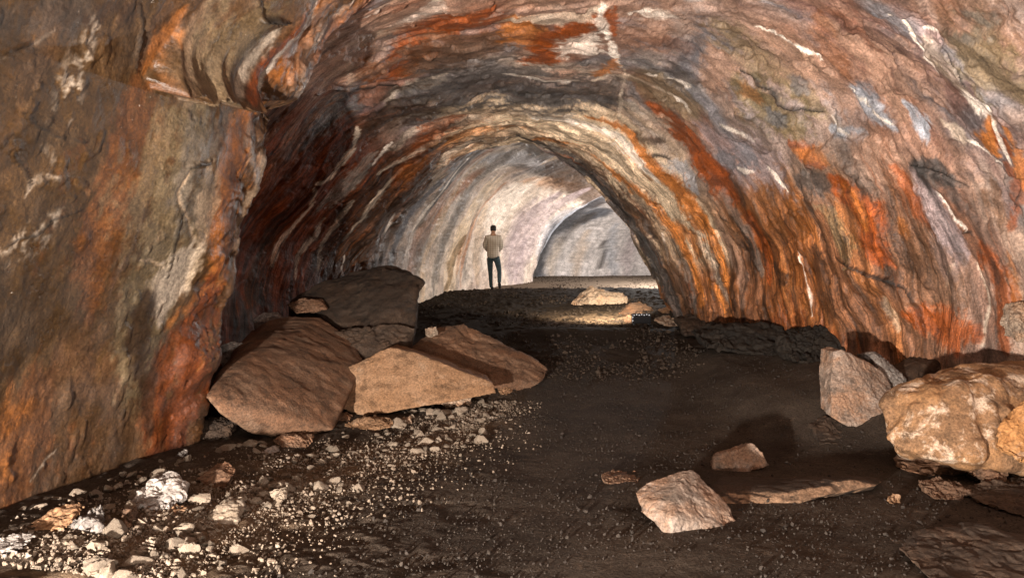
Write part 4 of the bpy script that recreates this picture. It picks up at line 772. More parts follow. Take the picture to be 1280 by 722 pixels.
R('boulder', 'large brown boulder with a lit lower edge painted pale orange, leaning by the left wall', 'boulder', [[(-2.668, 6.253, 0.583), (-2.576, 6.351, 0.413), (-2.382, 6.595, 0.188), (-2.182, 6.820, 0.075), (-1.990, 6.889, 0.092), (-2.653, 6.351, 0.632), (-2.447, 6.840, 0.413), (-2.066, 6.937, 0.159), (-3.040, 7.817, 0.814), (-3.098, 8.501, 1.018), (-3.013, 8.892, 1.144), (-2.827, 9.087, 1.187), (-2.449, 9.185, 1.173), (-1.998, 8.989, 0.931), (-1.758, 8.599, 0.688), (-1.756, 7.524, 0.338), (-1.735, 7.035, 0.140), (-2.734, 7.524, 0.840), (-2.218, 6.791, 0.474), (-3.322, 8.794, 0.337), (-2.041, 9.185, 0.184), (-2.540, 8.794, -0.151)]], M['brown'], 1, 0.01, fresh=(-0.25, -0.95, -0.35, 0.78), sm=1, crag=0.3, sink=0.015)  # lower front strip painted lighter, as lit from low down
R('boulder', 'dark brown overhanging boulder at the back of the left heap', 'boulder', [[(-3.071, 9.800, 1.315), (-2.720, 10.200, 1.625), (-2.311, 10.400, 1.754), (-1.740, 10.300, 1.809), (-1.422, 10.000, 1.700), (-1.280, 9.600, 1.511), (-1.240, 9.300, 1.097), (-1.370, 9.200, 0.979), (-1.719, 9.100, 0.954), (-2.200, 9.000, 0.660), (-2.862, 9.200, 0.692), (-2.578, 11.600, 1.706), (-1.647, 11.400, 1.513), (-1.742, 11.200, 0.517), (-3.236, 11.200, 0.517), (-2.402, 9.400, 0.048), (-1.478, 9.500, 0.159)], [(-1.796, 10.100, 1.781), (-1.142, 9.700, 1.586), (-1.216, 9.600, 1.489), (-1.707, 9.600, 1.383), (-1.767, 10.600, 1.688)]], M['dark'], 2, 0.02, sm=1)
R('boulder', 'low dark boulder tucked under the overhanging one', 'boulder', [[(-2.373, 8.900, 0.917), (-1.900, 9.000, 1.030), (-1.416, 9.100, 1.055), (-1.213, 9.100, 1.005), (-1.335, 8.900, 0.818), (-1.643, 8.700, 0.640), (-2.127, 8.700, 0.620), (-2.069, 9.800, 0.966), (-1.416, 9.800, 0.912), (-2.396, 9.800, 0.531), (-2.176, 8.900, 0.145), (-1.400, 9.000, 0.190)]], M['dark'], 3, 0.02)
R('rock_slab', 'flat tan slab with a bright smooth face in the left heap', 'rock slab', [[(-2.055, 8.006, 0.379), (-2.017, 8.106, 0.536), (-1.440, 8.306, 0.836), (-1.107, 8.306, 0.771), (-0.738, 8.306, 0.605), (-0.201, 8.206, 0.433), (-0.162, 8.106, 0.320), (-0.712, 8.006, 0.264), (-1.067, 8.006, 0.246), (-1.405, 7.906, 0.130), (-1.687, 7.906, 0.103), (-1.933, 7.906, 0.209), (-1.970, 8.565, 0.402), (-1.937, 8.655, 0.543), (-1.417, 8.835, 0.812), (-1.118, 8.835, 0.754), (-0.786, 8.835, 0.605), (-0.302, 8.745, 0.450), (-0.267, 8.655, 0.348), (-0.761, 8.565, 0.297), (-1.082, 8.565, 0.281), (-1.386, 8.474, 0.177), (-1.639, 8.474, 0.153), (-1.860, 8.474, 0.248)]], M['tan'], 4, 0.009, sm=1)
R('rock_slab', 'dark grey-brown slab sloping away behind the bright tan slab', 'rock slab', [[(-1.362, 9.080, 0.703), (-1.066, 9.596, 0.978), (-0.654, 9.803, 1.032), (-0.436, 9.803, 0.945), (0.109, 9.803, 0.661), (0.512, 9.596, 0.423), (0.413, 9.287, 0.313), (0.203, 9.132, 0.191), (-0.199, 8.977, 0.233), (-0.780, 8.771, 0.438), (-1.183, 8.874, 0.622), (-0.917, 10.318, 0.480), (0.114, 10.215, 0.263)]], M['brown'], 5, 0.014, sm=1)
R('stone', 'small round tan stone resting on the dark slab of the left heap', 'stone', [[(-1.104, 9.200, 0.999), (-0.971, 9.200, 1.020), (-0.925, 9.150, 0.931), (-1.031, 9.100, 0.893), (-1.118, 9.150, 0.931), (-1.089, 9.312, 0.990), (-0.983, 9.312, 1.007), (-0.946, 9.272, 0.935), (-1.031, 9.232, 0.906), (-1.101, 9.272, 0.935)]], M['pale'], 20, 0.012, sm=4)
R('stone', 'thin pale slab standing in the gap between left wall and brown boulder', 'stone', [[(-3.230, 7.900, 0.877), (-3.055, 7.900, 0.929), (-2.862, 7.900, 0.894), (-2.896, 7.850, 0.767), (-2.860, 7.800, 0.252), (-3.085, 7.800, 0.295), (-3.155, 7.800, 0.625), (-3.188, 8.040, 0.834), (-3.048, 8.040, 0.876), (-2.893, 8.040, 0.848), (-2.921, 8.000, 0.746), (-2.892, 7.960, 0.334), (-3.072, 7.960, 0.369), (-3.128, 7.960, 0.632)]], M['grey'], 21, 0.012, sm=4)
R('stone', 'rounded pale grey rock in the dark hollow behind the brown boulder', 'stone', [[(-3.312, 9.200, 1.101), (-3.203, 9.300, 1.200), (-3.038, 9.300, 1.200), (-2.944, 9.200, 1.101), (-2.912, 9.100, 0.317), (-3.074, 9.100, 0.357), (-3.215, 9.100, 0.984), (-3.270, 9.497, 1.060), (-3.183, 9.577, 1.139), (-3.050, 9.577, 1.139), (-2.975, 9.497, 1.060), (-2.950, 9.417, 0.433), (-3.079, 9.417, 0.465), (-3.192, 9.417, 0.966)]], M['grey'], 22, 0.012, sm=4)
R('stone', 'long flat grey-brown rock below the dark overhanging boulder', 'stone', [[(-2.977, 9.500, 1.299), (-2.827, 9.600, 1.372), (-2.533, 9.500, 1.342), (-2.423, 9.400, 1.239), (-2.790, 9.300, 1.180), (-2.923, 9.792, 1.297), (-2.803, 9.872, 1.355), (-2.569, 9.792, 1.331), (-2.480, 9.712, 1.248), (-2.774, 9.632, 1.201)]], M['brown'], 23, 0.012, sm=4)
R('stone', 'dark wedge stone jammed under the left end of the brown boulder', 'stone', [[(-2.910, 6.597, 0.276), (-2.811, 6.694, 0.280), (-2.603, 6.694, 0.243), (-2.602, 6.597, 0.151), (-2.730, 6.499, 0.113), (-2.831, 6.499, 0.171), (-2.877, 6.888, 0.262), (-2.799, 6.965, 0.265), (-2.632, 6.965, 0.236), (-2.631, 6.888, 0.162), (-2.733, 6.810, 0.132), (-2.814, 6.810, 0.178)]], M['dark'], 24, 0.012, sm=4)
R('stone', 'flat brown stone lying in front of the brown boulder', 'stone', [[(-2.187, 6.560, 0.122), (-2.056, 6.608, 0.149), (-1.821, 6.608, 0.127), (-1.852, 6.511, 0.075), (-2.039, 6.462, 0.057), (-2.147, 6.752, 0.119), (-2.043, 6.791, 0.140), (-1.855, 6.791, 0.123), (-1.880, 6.713, 0.081), (-2.030, 6.674, 0.067)]], M['brown'], 25, 0.012, sm=4)
R('stone', 'long tan stone lying below the bright tan slab', 'stone', [[(-1.741, 7.392, 0.104), (-1.581, 7.490, 0.152), (-1.348, 7.490, 0.160), (-1.207, 7.441, 0.119), (-1.240, 7.343, 0.089), (-1.509, 7.343, 0.064), (-1.653, 7.294, 0.057), (-1.687, 7.569, 0.104), (-1.559, 7.648, 0.143), (-1.372, 7.648, 0.149), (-1.259, 7.609, 0.117), (-1.286, 7.530, 0.092), (-1.501, 7.530, 0.073), (-1.616, 7.491, 0.067)]], M['tan'], 26, 0.012, sm=4)
R('stone', 'small square pale stone beside the long tan stone', 'stone', [[(-1.209, 7.719, 0.102), (-1.098, 7.719, 0.119), (-1.073, 7.668, 0.069), (-1.176, 7.617, 0.053), (-1.195, 7.833, 0.099), (-1.106, 7.833, 0.113), (-1.087, 7.792, 0.072), (-1.169, 7.752, 0.059)]], M['pale'], 27, 0.012, sm=4)
R('stone', 'small dark stone between the brown boulder and tan slab', 'stone', [[(-1.869, 7.645, 0.149), (-1.779, 7.696, 0.183), (-1.716, 7.645, 0.132), (-1.760, 7.543, 0.084), (-1.835, 7.543, 0.109), (-1.853, 7.761, 0.146), (-1.781, 7.802, 0.173), (-1.731, 7.761, 0.132), (-1.766, 7.680, 0.093), (-1.827, 7.680, 0.113)]], M['brown'], 28, 0.012, sm=4)
R('stone', 'jagged stone under the right end of the tan slab', 'stone', [[(-0.863, 8.439, 0.197), (-0.665, 8.546, 0.266), (-0.475, 8.546, 0.237), (-0.485, 8.386, 0.130), (-0.741, 8.333, 0.102), (-0.819, 8.602, 0.195), (-0.661, 8.687, 0.250), (-0.509, 8.687, 0.227), (-0.517, 8.559, 0.141), (-0.722, 8.516, 0.119)]], M['pale'], 29, 0.012, sm=4)
R('stone', 'orange-tipped stone at the right foot of the tan slab', 'stone', [[(-0.179, 8.966, 0.255), (-0.060, 9.071, 0.280), (0.101, 9.071, 0.180), (0.000, 8.860, 0.161), (-0.138, 8.860, 0.191), (-0.155, 9.124, 0.246), (-0.059, 9.209, 0.267), (0.070, 9.209, 0.186), (-0.011, 9.040, 0.172), (-0.121, 9.040, 0.195)]], M['tan'], 30, 0.012, sm=4)
R('rock_slab', 'upright flat-faced pinkish slab standing on edge beside the right boulder', 'rock slab', [[(3.225, 7.239, 0.881), (3.314, 7.239, 0.897), (3.590, 7.343, 0.774), (3.786, 7.343, 0.651), (3.844, 7.239, 0.446), (3.686, 7.029, 0.258), (3.462, 6.924, 0.154), (3.231, 6.924, 0.184), (3.077, 6.924, 0.261), (3.131, 7.081, 0.564), (3.240, 7.567, 0.875), (3.322, 7.567, 0.890), (3.579, 7.664, 0.775), (3.761, 7.664, 0.661), (3.816, 7.567, 0.471), (3.669, 7.371, 0.296), (3.460, 7.274, 0.198), (3.245, 7.274, 0.227), (3.102, 7.274, 0.299), (3.153, 7.420, 0.580)]], M['pinkgrey'], 41, 0.006, sm=2)
R('rock_slab', 'thin grey slab wedged behind the upright slab', 'rock slab', [[(3.735, 7.537, 0.813), (3.836, 7.537, 0.830), (3.986, 7.537, 0.713), (4.097, 7.434, 0.501), (3.975, 7.331, 0.400), (3.828, 7.331, 0.531), (3.753, 7.890, 0.795), (3.843, 7.890, 0.810), (3.979, 7.890, 0.705), (4.078, 7.797, 0.514), (3.968, 7.704, 0.423), (3.836, 7.704, 0.541)]], M['grey'], 42, 0.012)
R('boulder', 'big tan boulder with a crusted white face at the foot of the right wall', 'boulder', [[(2.998, 5.865, 0.562), (3.125, 5.959, 0.646), (3.397, 6.054, 0.780), (3.885, 6.243, 0.869), (4.714, 6.527, 0.927), (5.512, 6.527, 0.855), (2.932, 5.675, 0.340), (2.976, 5.581, 0.254), (3.173, 5.439, 0.237), (3.445, 5.392, 0.236), (3.602, 5.439, 0.297), (3.708, 5.581, 0.607), (3.689, 5.675, 0.762), (3.287, 5.581, 0.688), (3.388, 5.865, 0.725), (4.793, 5.675, -0.007), (4.093, 5.581, 0.142), (4.473, 7.189, 0.709), (6.230, 7.378, 0.606), (3.859, 6.811, -0.006), (5.911, 7.000, -0.359)]], M['boulder'], 43, 0.03, sm=3, crag=1.5, vox=0.014, sink=0.015)
R('boulder', 'bright orange boulder cut off by the picture edge, in front of the tan boulder', 'boulder', [[(3.600, 5.400, 0.306), (3.618, 5.400, 0.426), (3.789, 5.500, 0.559), (3.942, 5.500, 0.651), (4.339, 5.500, 0.620), (3.704, 5.250, 0.234), (4.044, 5.200, 0.177), (4.327, 5.900, 0.458), (4.654, 5.900, 0.195), (3.996, 5.800, 0.185)]], M['orange'], 44, 0.018, crag=0.6)
R('rock_slab', 'flat brown slab jutting out under the tan boulder', 'rock slab', [[(3.261, 6.166, 0.054), (3.555, 6.273, 0.113), (4.008, 6.113, 0.094), (3.956, 5.954, 0.091), (3.604, 5.741, 0.026), (3.305, 5.720, -0.006), (3.236, 5.847, -0.001), (3.162, 5.954, 0.038), (3.675, 6.485, -0.078), (4.182, 6.379, -0.123)]], M['brown'], 45, 0.018)
R('stone', 'narrow wedge stone standing below the tan boulder', 'stone', [[(3.614, 5.589, 0.140), (3.738, 5.589, 0.177), (3.790, 5.483, 0.105), (3.717, 5.378, 0.012), (3.568, 5.325, -0.009), (3.549, 5.378, 0.060), (3.623, 5.829, 0.129), (3.725, 5.829, 0.160), (3.767, 5.742, 0.100), (3.707, 5.656, 0.024), (3.585, 5.613, 0.007), (3.570, 5.656, 0.064)]], M['brown'], 60, 0.012, sm=4)
R('stone', 'olive flat stone at the picture edge below the orange boulder', 'stone', [[(3.580, 5.317, 0.017), (3.789, 5.370, 0.074), (4.117, 5.370, 0.086), (4.036, 5.264, -0.003), (3.602, 5.212, -0.011), (3.624, 5.736, 0.020), (3.795, 5.779, 0.067), (4.064, 5.779, 0.076), (3.998, 5.693, 0.003), (3.642, 5.650, -0.003)]], M['dark'], 61, 0.012, sm=4)
R('stone', 'dark slab at the picture edge, lowest of those under the orange boulder', 'stone', [[(3.217, 4.907, 0.033), (3.506, 5.008, 0.070), (3.856, 4.958, 0.062), (3.620, 4.654, -0.020), (3.319, 4.705, 0.015), (3.268, 5.301, 0.033), (3.505, 5.384, 0.063), (3.793, 5.342, 0.057), (3.599, 5.093, -0.011), (3.353, 5.135, 0.018)]], M['dark'], 62, 0.012, sm=4)
R('stone', 'low brown mound of rock cut off by the bottom right picture corner', 'stone', [[(2.091, 3.585, 0.038), (2.259, 3.764, 0.082), (2.491, 3.899, 0.092), (2.804, 3.944, 0.102), (2.998, 3.854, 0.091), (2.649, 3.406, -0.010), (2.091, 3.361, 0.010), (2.162, 4.052, 0.042), (2.299, 4.199, 0.078), (2.489, 4.309, 0.086), (2.747, 4.346, 0.094), (2.905, 4.272, 0.085), (2.619, 3.905, 0.002), (2.162, 3.868, 0.019)]], M['dark'], 63, 0.012, sm=4)
R('stone', 'dark flat rock under the upright pinkish slab', 'stone', [[(2.900, 6.941, 0.181), (3.092, 7.046, 0.240), (3.445, 7.046, 0.177), (3.456, 6.836, 0.102), (3.165, 6.625, 0.035), (2.849, 6.678, 0.053), (2.945, 7.242, 0.172), (3.103, 7.328, 0.220), (3.392, 7.328, 0.169), (3.401, 7.156, 0.108), (3.163, 6.983, 0.052), (2.904, 7.027, 0.067)]], M['dark'], 64, 0.012, sm=4)
R('stone', 'small orange-brown pebble on bare dirt below the right boulders', 'stone', [[(2.613, 5.003, 0.032), (2.707, 5.054, 0.040), (2.707, 5.003, 0.005), (2.619, 4.953, -0.002), (2.622, 5.064, 0.030), (2.698, 5.105, 0.036), (2.699, 5.064, 0.007), (2.627, 5.022, 0.001)]], M['tan'], 65, 0.012, sm=4)
R('stone', 'brown stone half buried in dirt below the brown slab', 'stone', [[(2.991, 5.178, 0.068), (3.195, 5.228, 0.088), (3.308, 5.178, 0.056), (3.158, 5.076, 0.005), (2.978, 5.076, -0.006), (3.016, 5.375, 0.063), (3.183, 5.417, 0.080), (3.275, 5.375, 0.054), (3.153, 5.292, 0.012), (3.005, 5.292, 0.003)]], M['brown'], 66, 0.012, sm=4)
R('stone', 'thin dark stick-like stone lying on the floor left of the upright slab', 'stone', [[(2.790, 7.300, 0.145), (3.055, 7.512, 0.231), (3.088, 7.512, 0.206), (2.818, 7.247, 0.131), (2.817, 7.401, 0.151), (3.034, 7.575, 0.222), (3.061, 7.575, 0.201), (2.840, 7.358, 0.140)]], M['brown'], 67, 0.012, sm=4)
R('stone', 'pale rounded rock against the right wall at the picture edge', 'stone', [[(4.557, 6.500, 1.327), (4.608, 6.500, 1.399), (4.767, 6.500, 1.399), (4.693, 6.400, 1.009), (4.523, 6.400, 1.024), (4.480, 6.400, 1.166), (4.566, 6.741, 1.308), (4.607, 6.741, 1.367), (4.737, 6.741, 1.367), (4.677, 6.659, 1.047), (4.537, 6.659, 1.059), (4.502, 6.659, 1.176)]], M['pale'], 68, 0.012, sm=4)
R('stone', 'dark rubble block behind the upright slab at the wall foot', 'stone', [[(4.013, 7.524, 0.589), (4.376, 7.722, 0.719), (4.779, 7.821, 0.814), (5.192, 7.920, 0.822), (4.997, 7.623, 0.577), (4.042, 7.425, 0.436), (4.112, 7.946, 0.602), (4.410, 8.109, 0.708), (4.741, 8.190, 0.786), (5.079, 8.271, 0.793), (4.920, 8.028, 0.592), (4.137, 7.865, 0.476)]], M['dark'], 69, 0.012, sm=4)
R('rock_slab', 'low added shelf of rock, blackened for shadow, at the foot of the right wall, beyond the upright slab', 'rock slab', [[(2.551, 10.071, 0.885), (2.993, 10.362, 0.993), (3.536, 10.265, 1.010), (3.861, 10.071, 0.929), (3.960, 9.684, 0.758), (3.601, 9.393, 0.613), (3.089, 9.587, 0.616), (2.608, 9.781, 0.728), (2.624, 10.635, 0.878), (3.022, 10.897, 0.976), (3.510, 10.810, 0.990), (3.802, 10.635, 0.918), (3.891, 10.287, 0.763), (3.568, 10.025, 0.633), (3.108, 10.200, 0.636), (2.675, 10.374, 0.737)]], M['shade_black'], 46, 0.03, crag=1.0)  # added rock, coloured like the shadow that lies here
R('boulder', 'added lump of rock, blackened for shadow, at the wall foot between the shelf and the upright slab', 'boulder', [[(3.495, 9.118, 0.852), (3.729, 9.323, 0.992), (4.040, 9.323, 1.013), (4.174, 9.118, 0.852), (4.061, 8.914, 0.619), (3.622, 8.811, 0.550), (3.447, 8.914, 0.658), (3.540, 9.624, 0.842), (3.739, 9.798, 0.962), (4.003, 9.798, 0.980), (4.117, 9.624, 0.842), (4.021, 9.450, 0.644), (3.648, 9.363, 0.586), (3.499, 9.450, 0.678)]], M['shade_black'], 47, 0.03, crag=1.0, sink=0.015)  # added lump, near-black in place of shadow
R('boulder', 'angular pointed rock with orange top and grey face on the bare floor', 'boulder', [[(0.798, 4.695, 0.191), (0.882, 4.784, 0.230), (1.137, 4.872, 0.282), (1.202, 4.872, 0.293), (1.256, 4.872, 0.260), (1.396, 4.740, 0.110), (1.470, 4.562, -0.016), (1.292, 4.474, -0.006), (1.142, 4.430, 0.009), (0.999, 4.385, -0.006), (0.930, 4.403, 0.018), (0.811, 4.562, 0.106), (0.965, 4.385, 0.141), (1.054, 4.607, 0.225), (1.220, 5.227, 0.112), (1.484, 5.138, -0.093), (1.028, 5.138, -0.036)]], M['pinkgrey'], 81, 0.007, sm=1, sink=0.015)
R('rock_slab', 'long low slab with a front rim painted orange as lit behind the pointed rock', 'rock slab', [[(1.379, 5.128, 0.036), (1.426, 4.938, -0.009), (1.619, 4.938, -0.003), (1.994, 4.985, 0.021), (2.258, 5.080, 0.049), (2.640, 5.223, 0.078), (2.797, 5.413, 0.063), (2.801, 5.603, 0.043), (2.279, 5.698, 0.025), (1.646, 5.698, 0.025), (1.436, 5.128, 0.019), (1.622, 5.033, 0.040), (2.032, 5.080, 0.083), (2.437, 5.223, 0.119), (1.619, 5.603, -0.237), (2.739, 5.603, -0.112)]], M['dark'], 82, 0.006, sm=1, fresh=(-0.3, -0.9, 0.1, 0.3))  # dark body for the shaded top, front rim painted as lit
R('rock_slab', 'thin fin of rock sticking up behind the low slab', 'rock slab', [[(1.638, 5.921, 0.006), (1.665, 5.921, 0.112), (1.924, 5.970, 0.180), (1.977, 5.970, 0.220), (2.030, 5.970, 0.207), (2.125, 5.921, 0.046), (1.892, 5.873, -0.007), (1.664, 6.059, 0.017), (1.687, 6.059, 0.111), (1.921, 6.102, 0.173), (1.968, 6.102, 0.209), (2.016, 6.102, 0.197), (2.102, 6.059, 0.052), (1.892, 6.015, 0.004)]], M['pinkgrey'], 83, 0.01)
R('rock_slab', 'thin brown flake lying left of the pointed rock', 'rock slab', [[(0.692, 5.666, 0.046), (0.711, 5.514, 0.011), (0.941, 5.463, -0.005), (0.989, 5.565, 0.022), (0.815, 5.868, 0.020), (1.043, 5.868, 0.007), (0.692, 5.565, 0.022), (0.881, 5.666, -0.042)]], M['brown'], 84, 0.008)
R('boulder', 'pale orange rock glowing in lamplight under the arch', 'boulder', [[(1.242, 15.519, 1.172), (1.395, 15.307, 1.109), (2.432, 15.307, 1.126), (2.500, 15.413, 1.312), (2.447, 15.732, 1.448), (2.037, 15.945, 1.518), (1.783, 16.051, 1.536), (1.667, 15.626, 1.448), (1.918, 15.413, 1.414), (1.436, 16.157, 1.303), (2.579, 16.582, 1.297)]], M['pale'], 91, 0.03, sink=0.015)
R('stone', 'low dull pinkish rock behind the lamp', 'stone', [[(2.070, 14.114, 1.014), (2.403, 14.418, 1.228), (2.659, 14.418, 1.244), (2.906, 14.215, 1.074), (2.927, 14.012, 0.955), (2.318, 13.911, 0.944), (2.142, 14.631, 1.023), (2.425, 14.890, 1.205), (2.643, 14.890, 1.219), (2.852, 14.718, 1.074), (2.870, 14.545, 0.973), (2.353, 14.459, 0.963)]], M['brown'], 95, 0.02, sm=4)
R('stone', 'bright flat stone right of the lamp', 'stone', [[(2.615, 13.219, 0.927), (2.892, 13.418, 1.008), (3.078, 13.319, 0.952), (3.038, 13.021, 0.820), (2.843, 12.921, 0.797), (2.656, 13.512, 0.923), (2.892, 13.681, 0.992), (3.050, 13.596, 0.945), (3.016, 13.343, 0.832), (2.850, 13.258, 0.812)]], M['pale'], 96, 0.02, sm=4)
R('stone', 'dark block at the foot of the arch, right of the bright flat stone', 'stone', [[(2.799, 12.110, 0.975), (3.033, 12.298, 1.076), (3.254, 12.204, 1.025), (3.418, 12.016, 0.926), (3.260, 11.735, 0.731), (2.816, 11.735, 0.757), (2.843, 12.565, 0.966), (3.043, 12.725, 1.052), (3.231, 12.645, 1.009), (3.370, 12.486, 0.924), (3.235, 12.246, 0.758), (2.858, 12.246, 0.781)]], M['dark'], 97, 0.02, sm=4)
R('stone', 'reddish rubble stone at the foot of the arch', 'stone', [[(2.880, 13.936, 1.082), (3.119, 14.036, 1.141), (3.283, 13.936, 1.082), (3.174, 13.735, 0.966), (2.900, 13.735, 0.966), (2.909, 14.278, 1.077), (3.112, 14.363, 1.127), (3.251, 14.278, 1.077), (3.159, 14.107, 0.978), (2.925, 14.107, 0.978)]], M['tan'], 98, 0.02, sm=4)
R('stone', 'split stone left of the lamp', 'stone', [[(2.070, 13.402, 0.934), (2.221, 13.503, 1.005), (2.323, 13.402, 0.949), (2.305, 13.300, 0.850), (2.120, 13.249, 0.823), (2.090, 13.600, 0.931), (2.219, 13.686, 0.991), (2.306, 13.600, 0.944), (2.291, 13.514, 0.859), (2.133, 13.471, 0.836)]], M['brown'], 99, 0.02, sm=4)
R('stone', 'flat tan slab stone leaning at the very foot of the left wall', 'stone', [[(-2.740, 4.017, 0.130), (-2.767, 4.109, 0.158), (-2.708, 4.202, 0.197), (-2.586, 4.248, 0.207), (-2.512, 4.155, 0.166), (-2.528, 4.063, 0.141), (-2.647, 3.971, 0.119), (-2.721, 4.165, 0.156), (-2.742, 4.239, 0.178), (-2.694, 4.312, 0.210), (-2.597, 4.349, 0.217), (-2.538, 4.275, 0.184), (-2.551, 4.202, 0.165), (-2.646, 4.128, 0.147)]], M['tan'], 120, 0.007, sm=5, vox=0.006)
R('stone', 'long whitish stone cut off by the left picture edge', 'stone', [[(-2.829, 3.744, 0.131), (-2.736, 3.789, 0.149), (-2.632, 3.833, 0.163), (-2.551, 3.789, 0.149), (-2.549, 3.700, 0.139), (-2.721, 3.655, 0.123), (-2.797, 3.870, 0.154), (-2.723, 3.906, 0.167), (-2.640, 3.942, 0.179), (-2.575, 3.906, 0.167), (-2.573, 3.835, 0.160), (-2.711, 3.799, 0.147)]], M['grey'], 121, 0.007, sm=5, vox=0.006)
R('stone', 'chunky cream stone below the flat tan slab stone', 'stone', [[(-2.511, 3.830, 0.100), (-2.481, 3.877, 0.130), (-2.369, 3.877, 0.109), (-2.266, 3.784, 0.087), (-2.256, 3.692, 0.068), (-2.375, 3.710, 0.078), (-2.484, 3.971, 0.119), (-2.460, 4.008, 0.143), (-2.370, 4.008, 0.126), (-2.288, 3.934, 0.109), (-2.280, 3.860, 0.094), (-2.375, 3.875, 0.101)]], M['stone'], 122, 0.007, sm=5, vox=0.006)
R('stone', 'white flat-topped stone leaning in the bright rubble near the bottom edge', 'stone', [[(-2.071, 3.773, 0.045), (-2.080, 3.868, 0.069), (-2.025, 3.962, 0.100), (-1.972, 3.962, 0.104), (-1.934, 3.868, 0.086), (-1.969, 3.755, 0.061), (-2.059, 3.886, 0.072), (-2.066, 3.961, 0.091), (-2.022, 4.037, 0.116), (-1.979, 4.037, 0.119), (-1.949, 3.961, 0.104), (-1.977, 3.871, 0.084)]], M['stone'], 123, 0.007, sm=5, vox=0.006)
R('stone', 'stack of grey and white flakes at the foot of the left wall', 'stone', [[(-2.479, 4.554, 0.088), (-2.489, 4.746, 0.176), (-2.439, 4.794, 0.211), (-2.367, 4.842, 0.236), (-2.258, 4.794, 0.206), (-2.245, 4.698, 0.158), (-2.149, 4.650, 0.136), (-2.166, 4.554, 0.108), (-2.353, 4.506, 0.093), (-2.449, 4.771, 0.122), (-2.457, 4.925, 0.193), (-2.417, 4.963, 0.220), (-2.359, 5.001, 0.240), (-2.272, 4.963, 0.216), (-2.261, 4.886, 0.178), (-2.185, 4.848, 0.160), (-2.198, 4.771, 0.138), (-2.348, 4.733, 0.126)]], M['grey'], 124, 0.02, sm=5, vox=0.006, strata=9)
R('stone', 'thin orange flake stone lying beneath the grey stack', 'stone', [[(-2.385, 4.568, 0.084), (-2.324, 4.607, 0.087), (-2.062, 4.548, 0.075), (-2.099, 4.499, 0.065), (-2.274, 4.509, 0.077), (-2.354, 4.662, 0.103), (-2.305, 4.694, 0.105), (-2.095, 4.647, 0.095), (-2.125, 4.607, 0.088), (-2.265, 4.615, 0.097)]], M['tan'], 125, 0.02, sm=5, vox=0.006, strata=9)
R('stone', 'big cream stone with a flat cracked face in the rubble strip', 'stone', [[(-1.894, 4.450, 0.046), (-1.909, 4.546, 0.091), (-1.858, 4.594, 0.132), (-1.746, 4.594, 0.127), (-1.712, 4.546, 0.071), (-1.701, 4.450, 0.041), (-1.810, 4.402, 0.028), (-1.876, 4.616, 0.072), (-1.888, 4.692, 0.108), (-1.847, 4.731, 0.141), (-1.757, 4.731, 0.137), (-1.731, 4.692, 0.092), (-1.722, 4.616, 0.068), (-1.809, 4.578, 0.057)]], M['stone'], 126, 0.007, sm=5, vox=0.006)
R('stone', 'dull tan stone in shade at the foot of the left wall', 'stone', [[(-2.287, 5.184, 0.123), (-2.253, 5.280, 0.174), (-2.136, 5.280, 0.186), (-2.022, 5.184, 0.135), (-2.035, 5.088, 0.081), (-2.160, 5.088, 0.070), (-2.259, 5.376, 0.144), (-2.232, 5.453, 0.185), (-2.138, 5.453, 0.194), (-2.047, 5.376, 0.153), (-2.058, 5.300, 0.110), (-2.158, 5.300, 0.101)]], M['brown'], 127, 0.007, sm=5, vox=0.006)
R('stone', 'pointed white stone upright in the middle of the rubble strip', 'stone', [[(-1.648, 4.879, 0.031), (-1.632, 4.928, 0.071), (-1.571, 4.977, 0.117), (-1.544, 4.928, 0.060), (-1.556, 4.829, 0.024), (-1.620, 4.829, 0.014), (-1.637, 4.980, 0.055), (-1.624, 5.020, 0.087), (-1.575, 5.059, 0.125), (-1.554, 5.020, 0.079), (-1.564, 4.941, 0.050), (-1.615, 4.941, 0.041)]], M['stone'], 128, 0.007, sm=5, vox=0.006)
R('stone', 'dark grey lump between flat tan slab and grey stack', 'stone', [[(-2.528, 4.152, 0.144), (-2.500, 4.198, 0.175), (-2.435, 4.198, 0.161), (-2.372, 4.106, 0.118), (-2.418, 4.060, 0.097), (-2.513, 4.288, 0.163), (-2.490, 4.325, 0.188), (-2.438, 4.325, 0.177), (-2.388, 4.251, 0.142), (-2.424, 4.215, 0.126)]], M['grey'], 129, 0.02, sm=5, vox=0.006, strata=9)
R('stone', 'shadowed brown stone under the grey stack', 'stone', [[(-2.369, 4.299, 0.110), (-2.327, 4.345, 0.143), (-2.243, 4.205, 0.103), (-2.299, 4.205, 0.084), (-2.357, 4.404, 0.130), (-2.324, 4.441, 0.157), (-2.256, 4.329, 0.124), (-2.301, 4.329, 0.109)]], M['brown'], 130, 0.02, sm=5, vox=0.006, strata=9)
R('stone', "flat grey stone beside the brown boulder's foot", 'stone', [[(-2.179, 6.167, 0.082), (-2.089, 6.267, 0.093), (-2.047, 6.267, 0.059), (-2.090, 6.068, 0.064), (-2.164, 6.292, 0.100), (-2.091, 6.371, 0.110), (-2.058, 6.371, 0.082), (-2.092, 6.212, 0.086)]], M['grey'], 131, 0.007, sm=5, vox=0.006)
R('stone', 'small round stone in deep shade beside the left wall', 'stone', [[(-2.759, 5.870, 0.137), (-2.722, 5.918, 0.152), (-2.654, 5.870, 0.137), (-2.655, 5.772, 0.121), (-2.746, 5.965, 0.157), (-2.718, 6.004, 0.169), (-2.663, 5.965, 0.157), (-2.664, 5.887, 0.144)]], M['grey'], 132, 0.007, sm=5, vox=0.006)
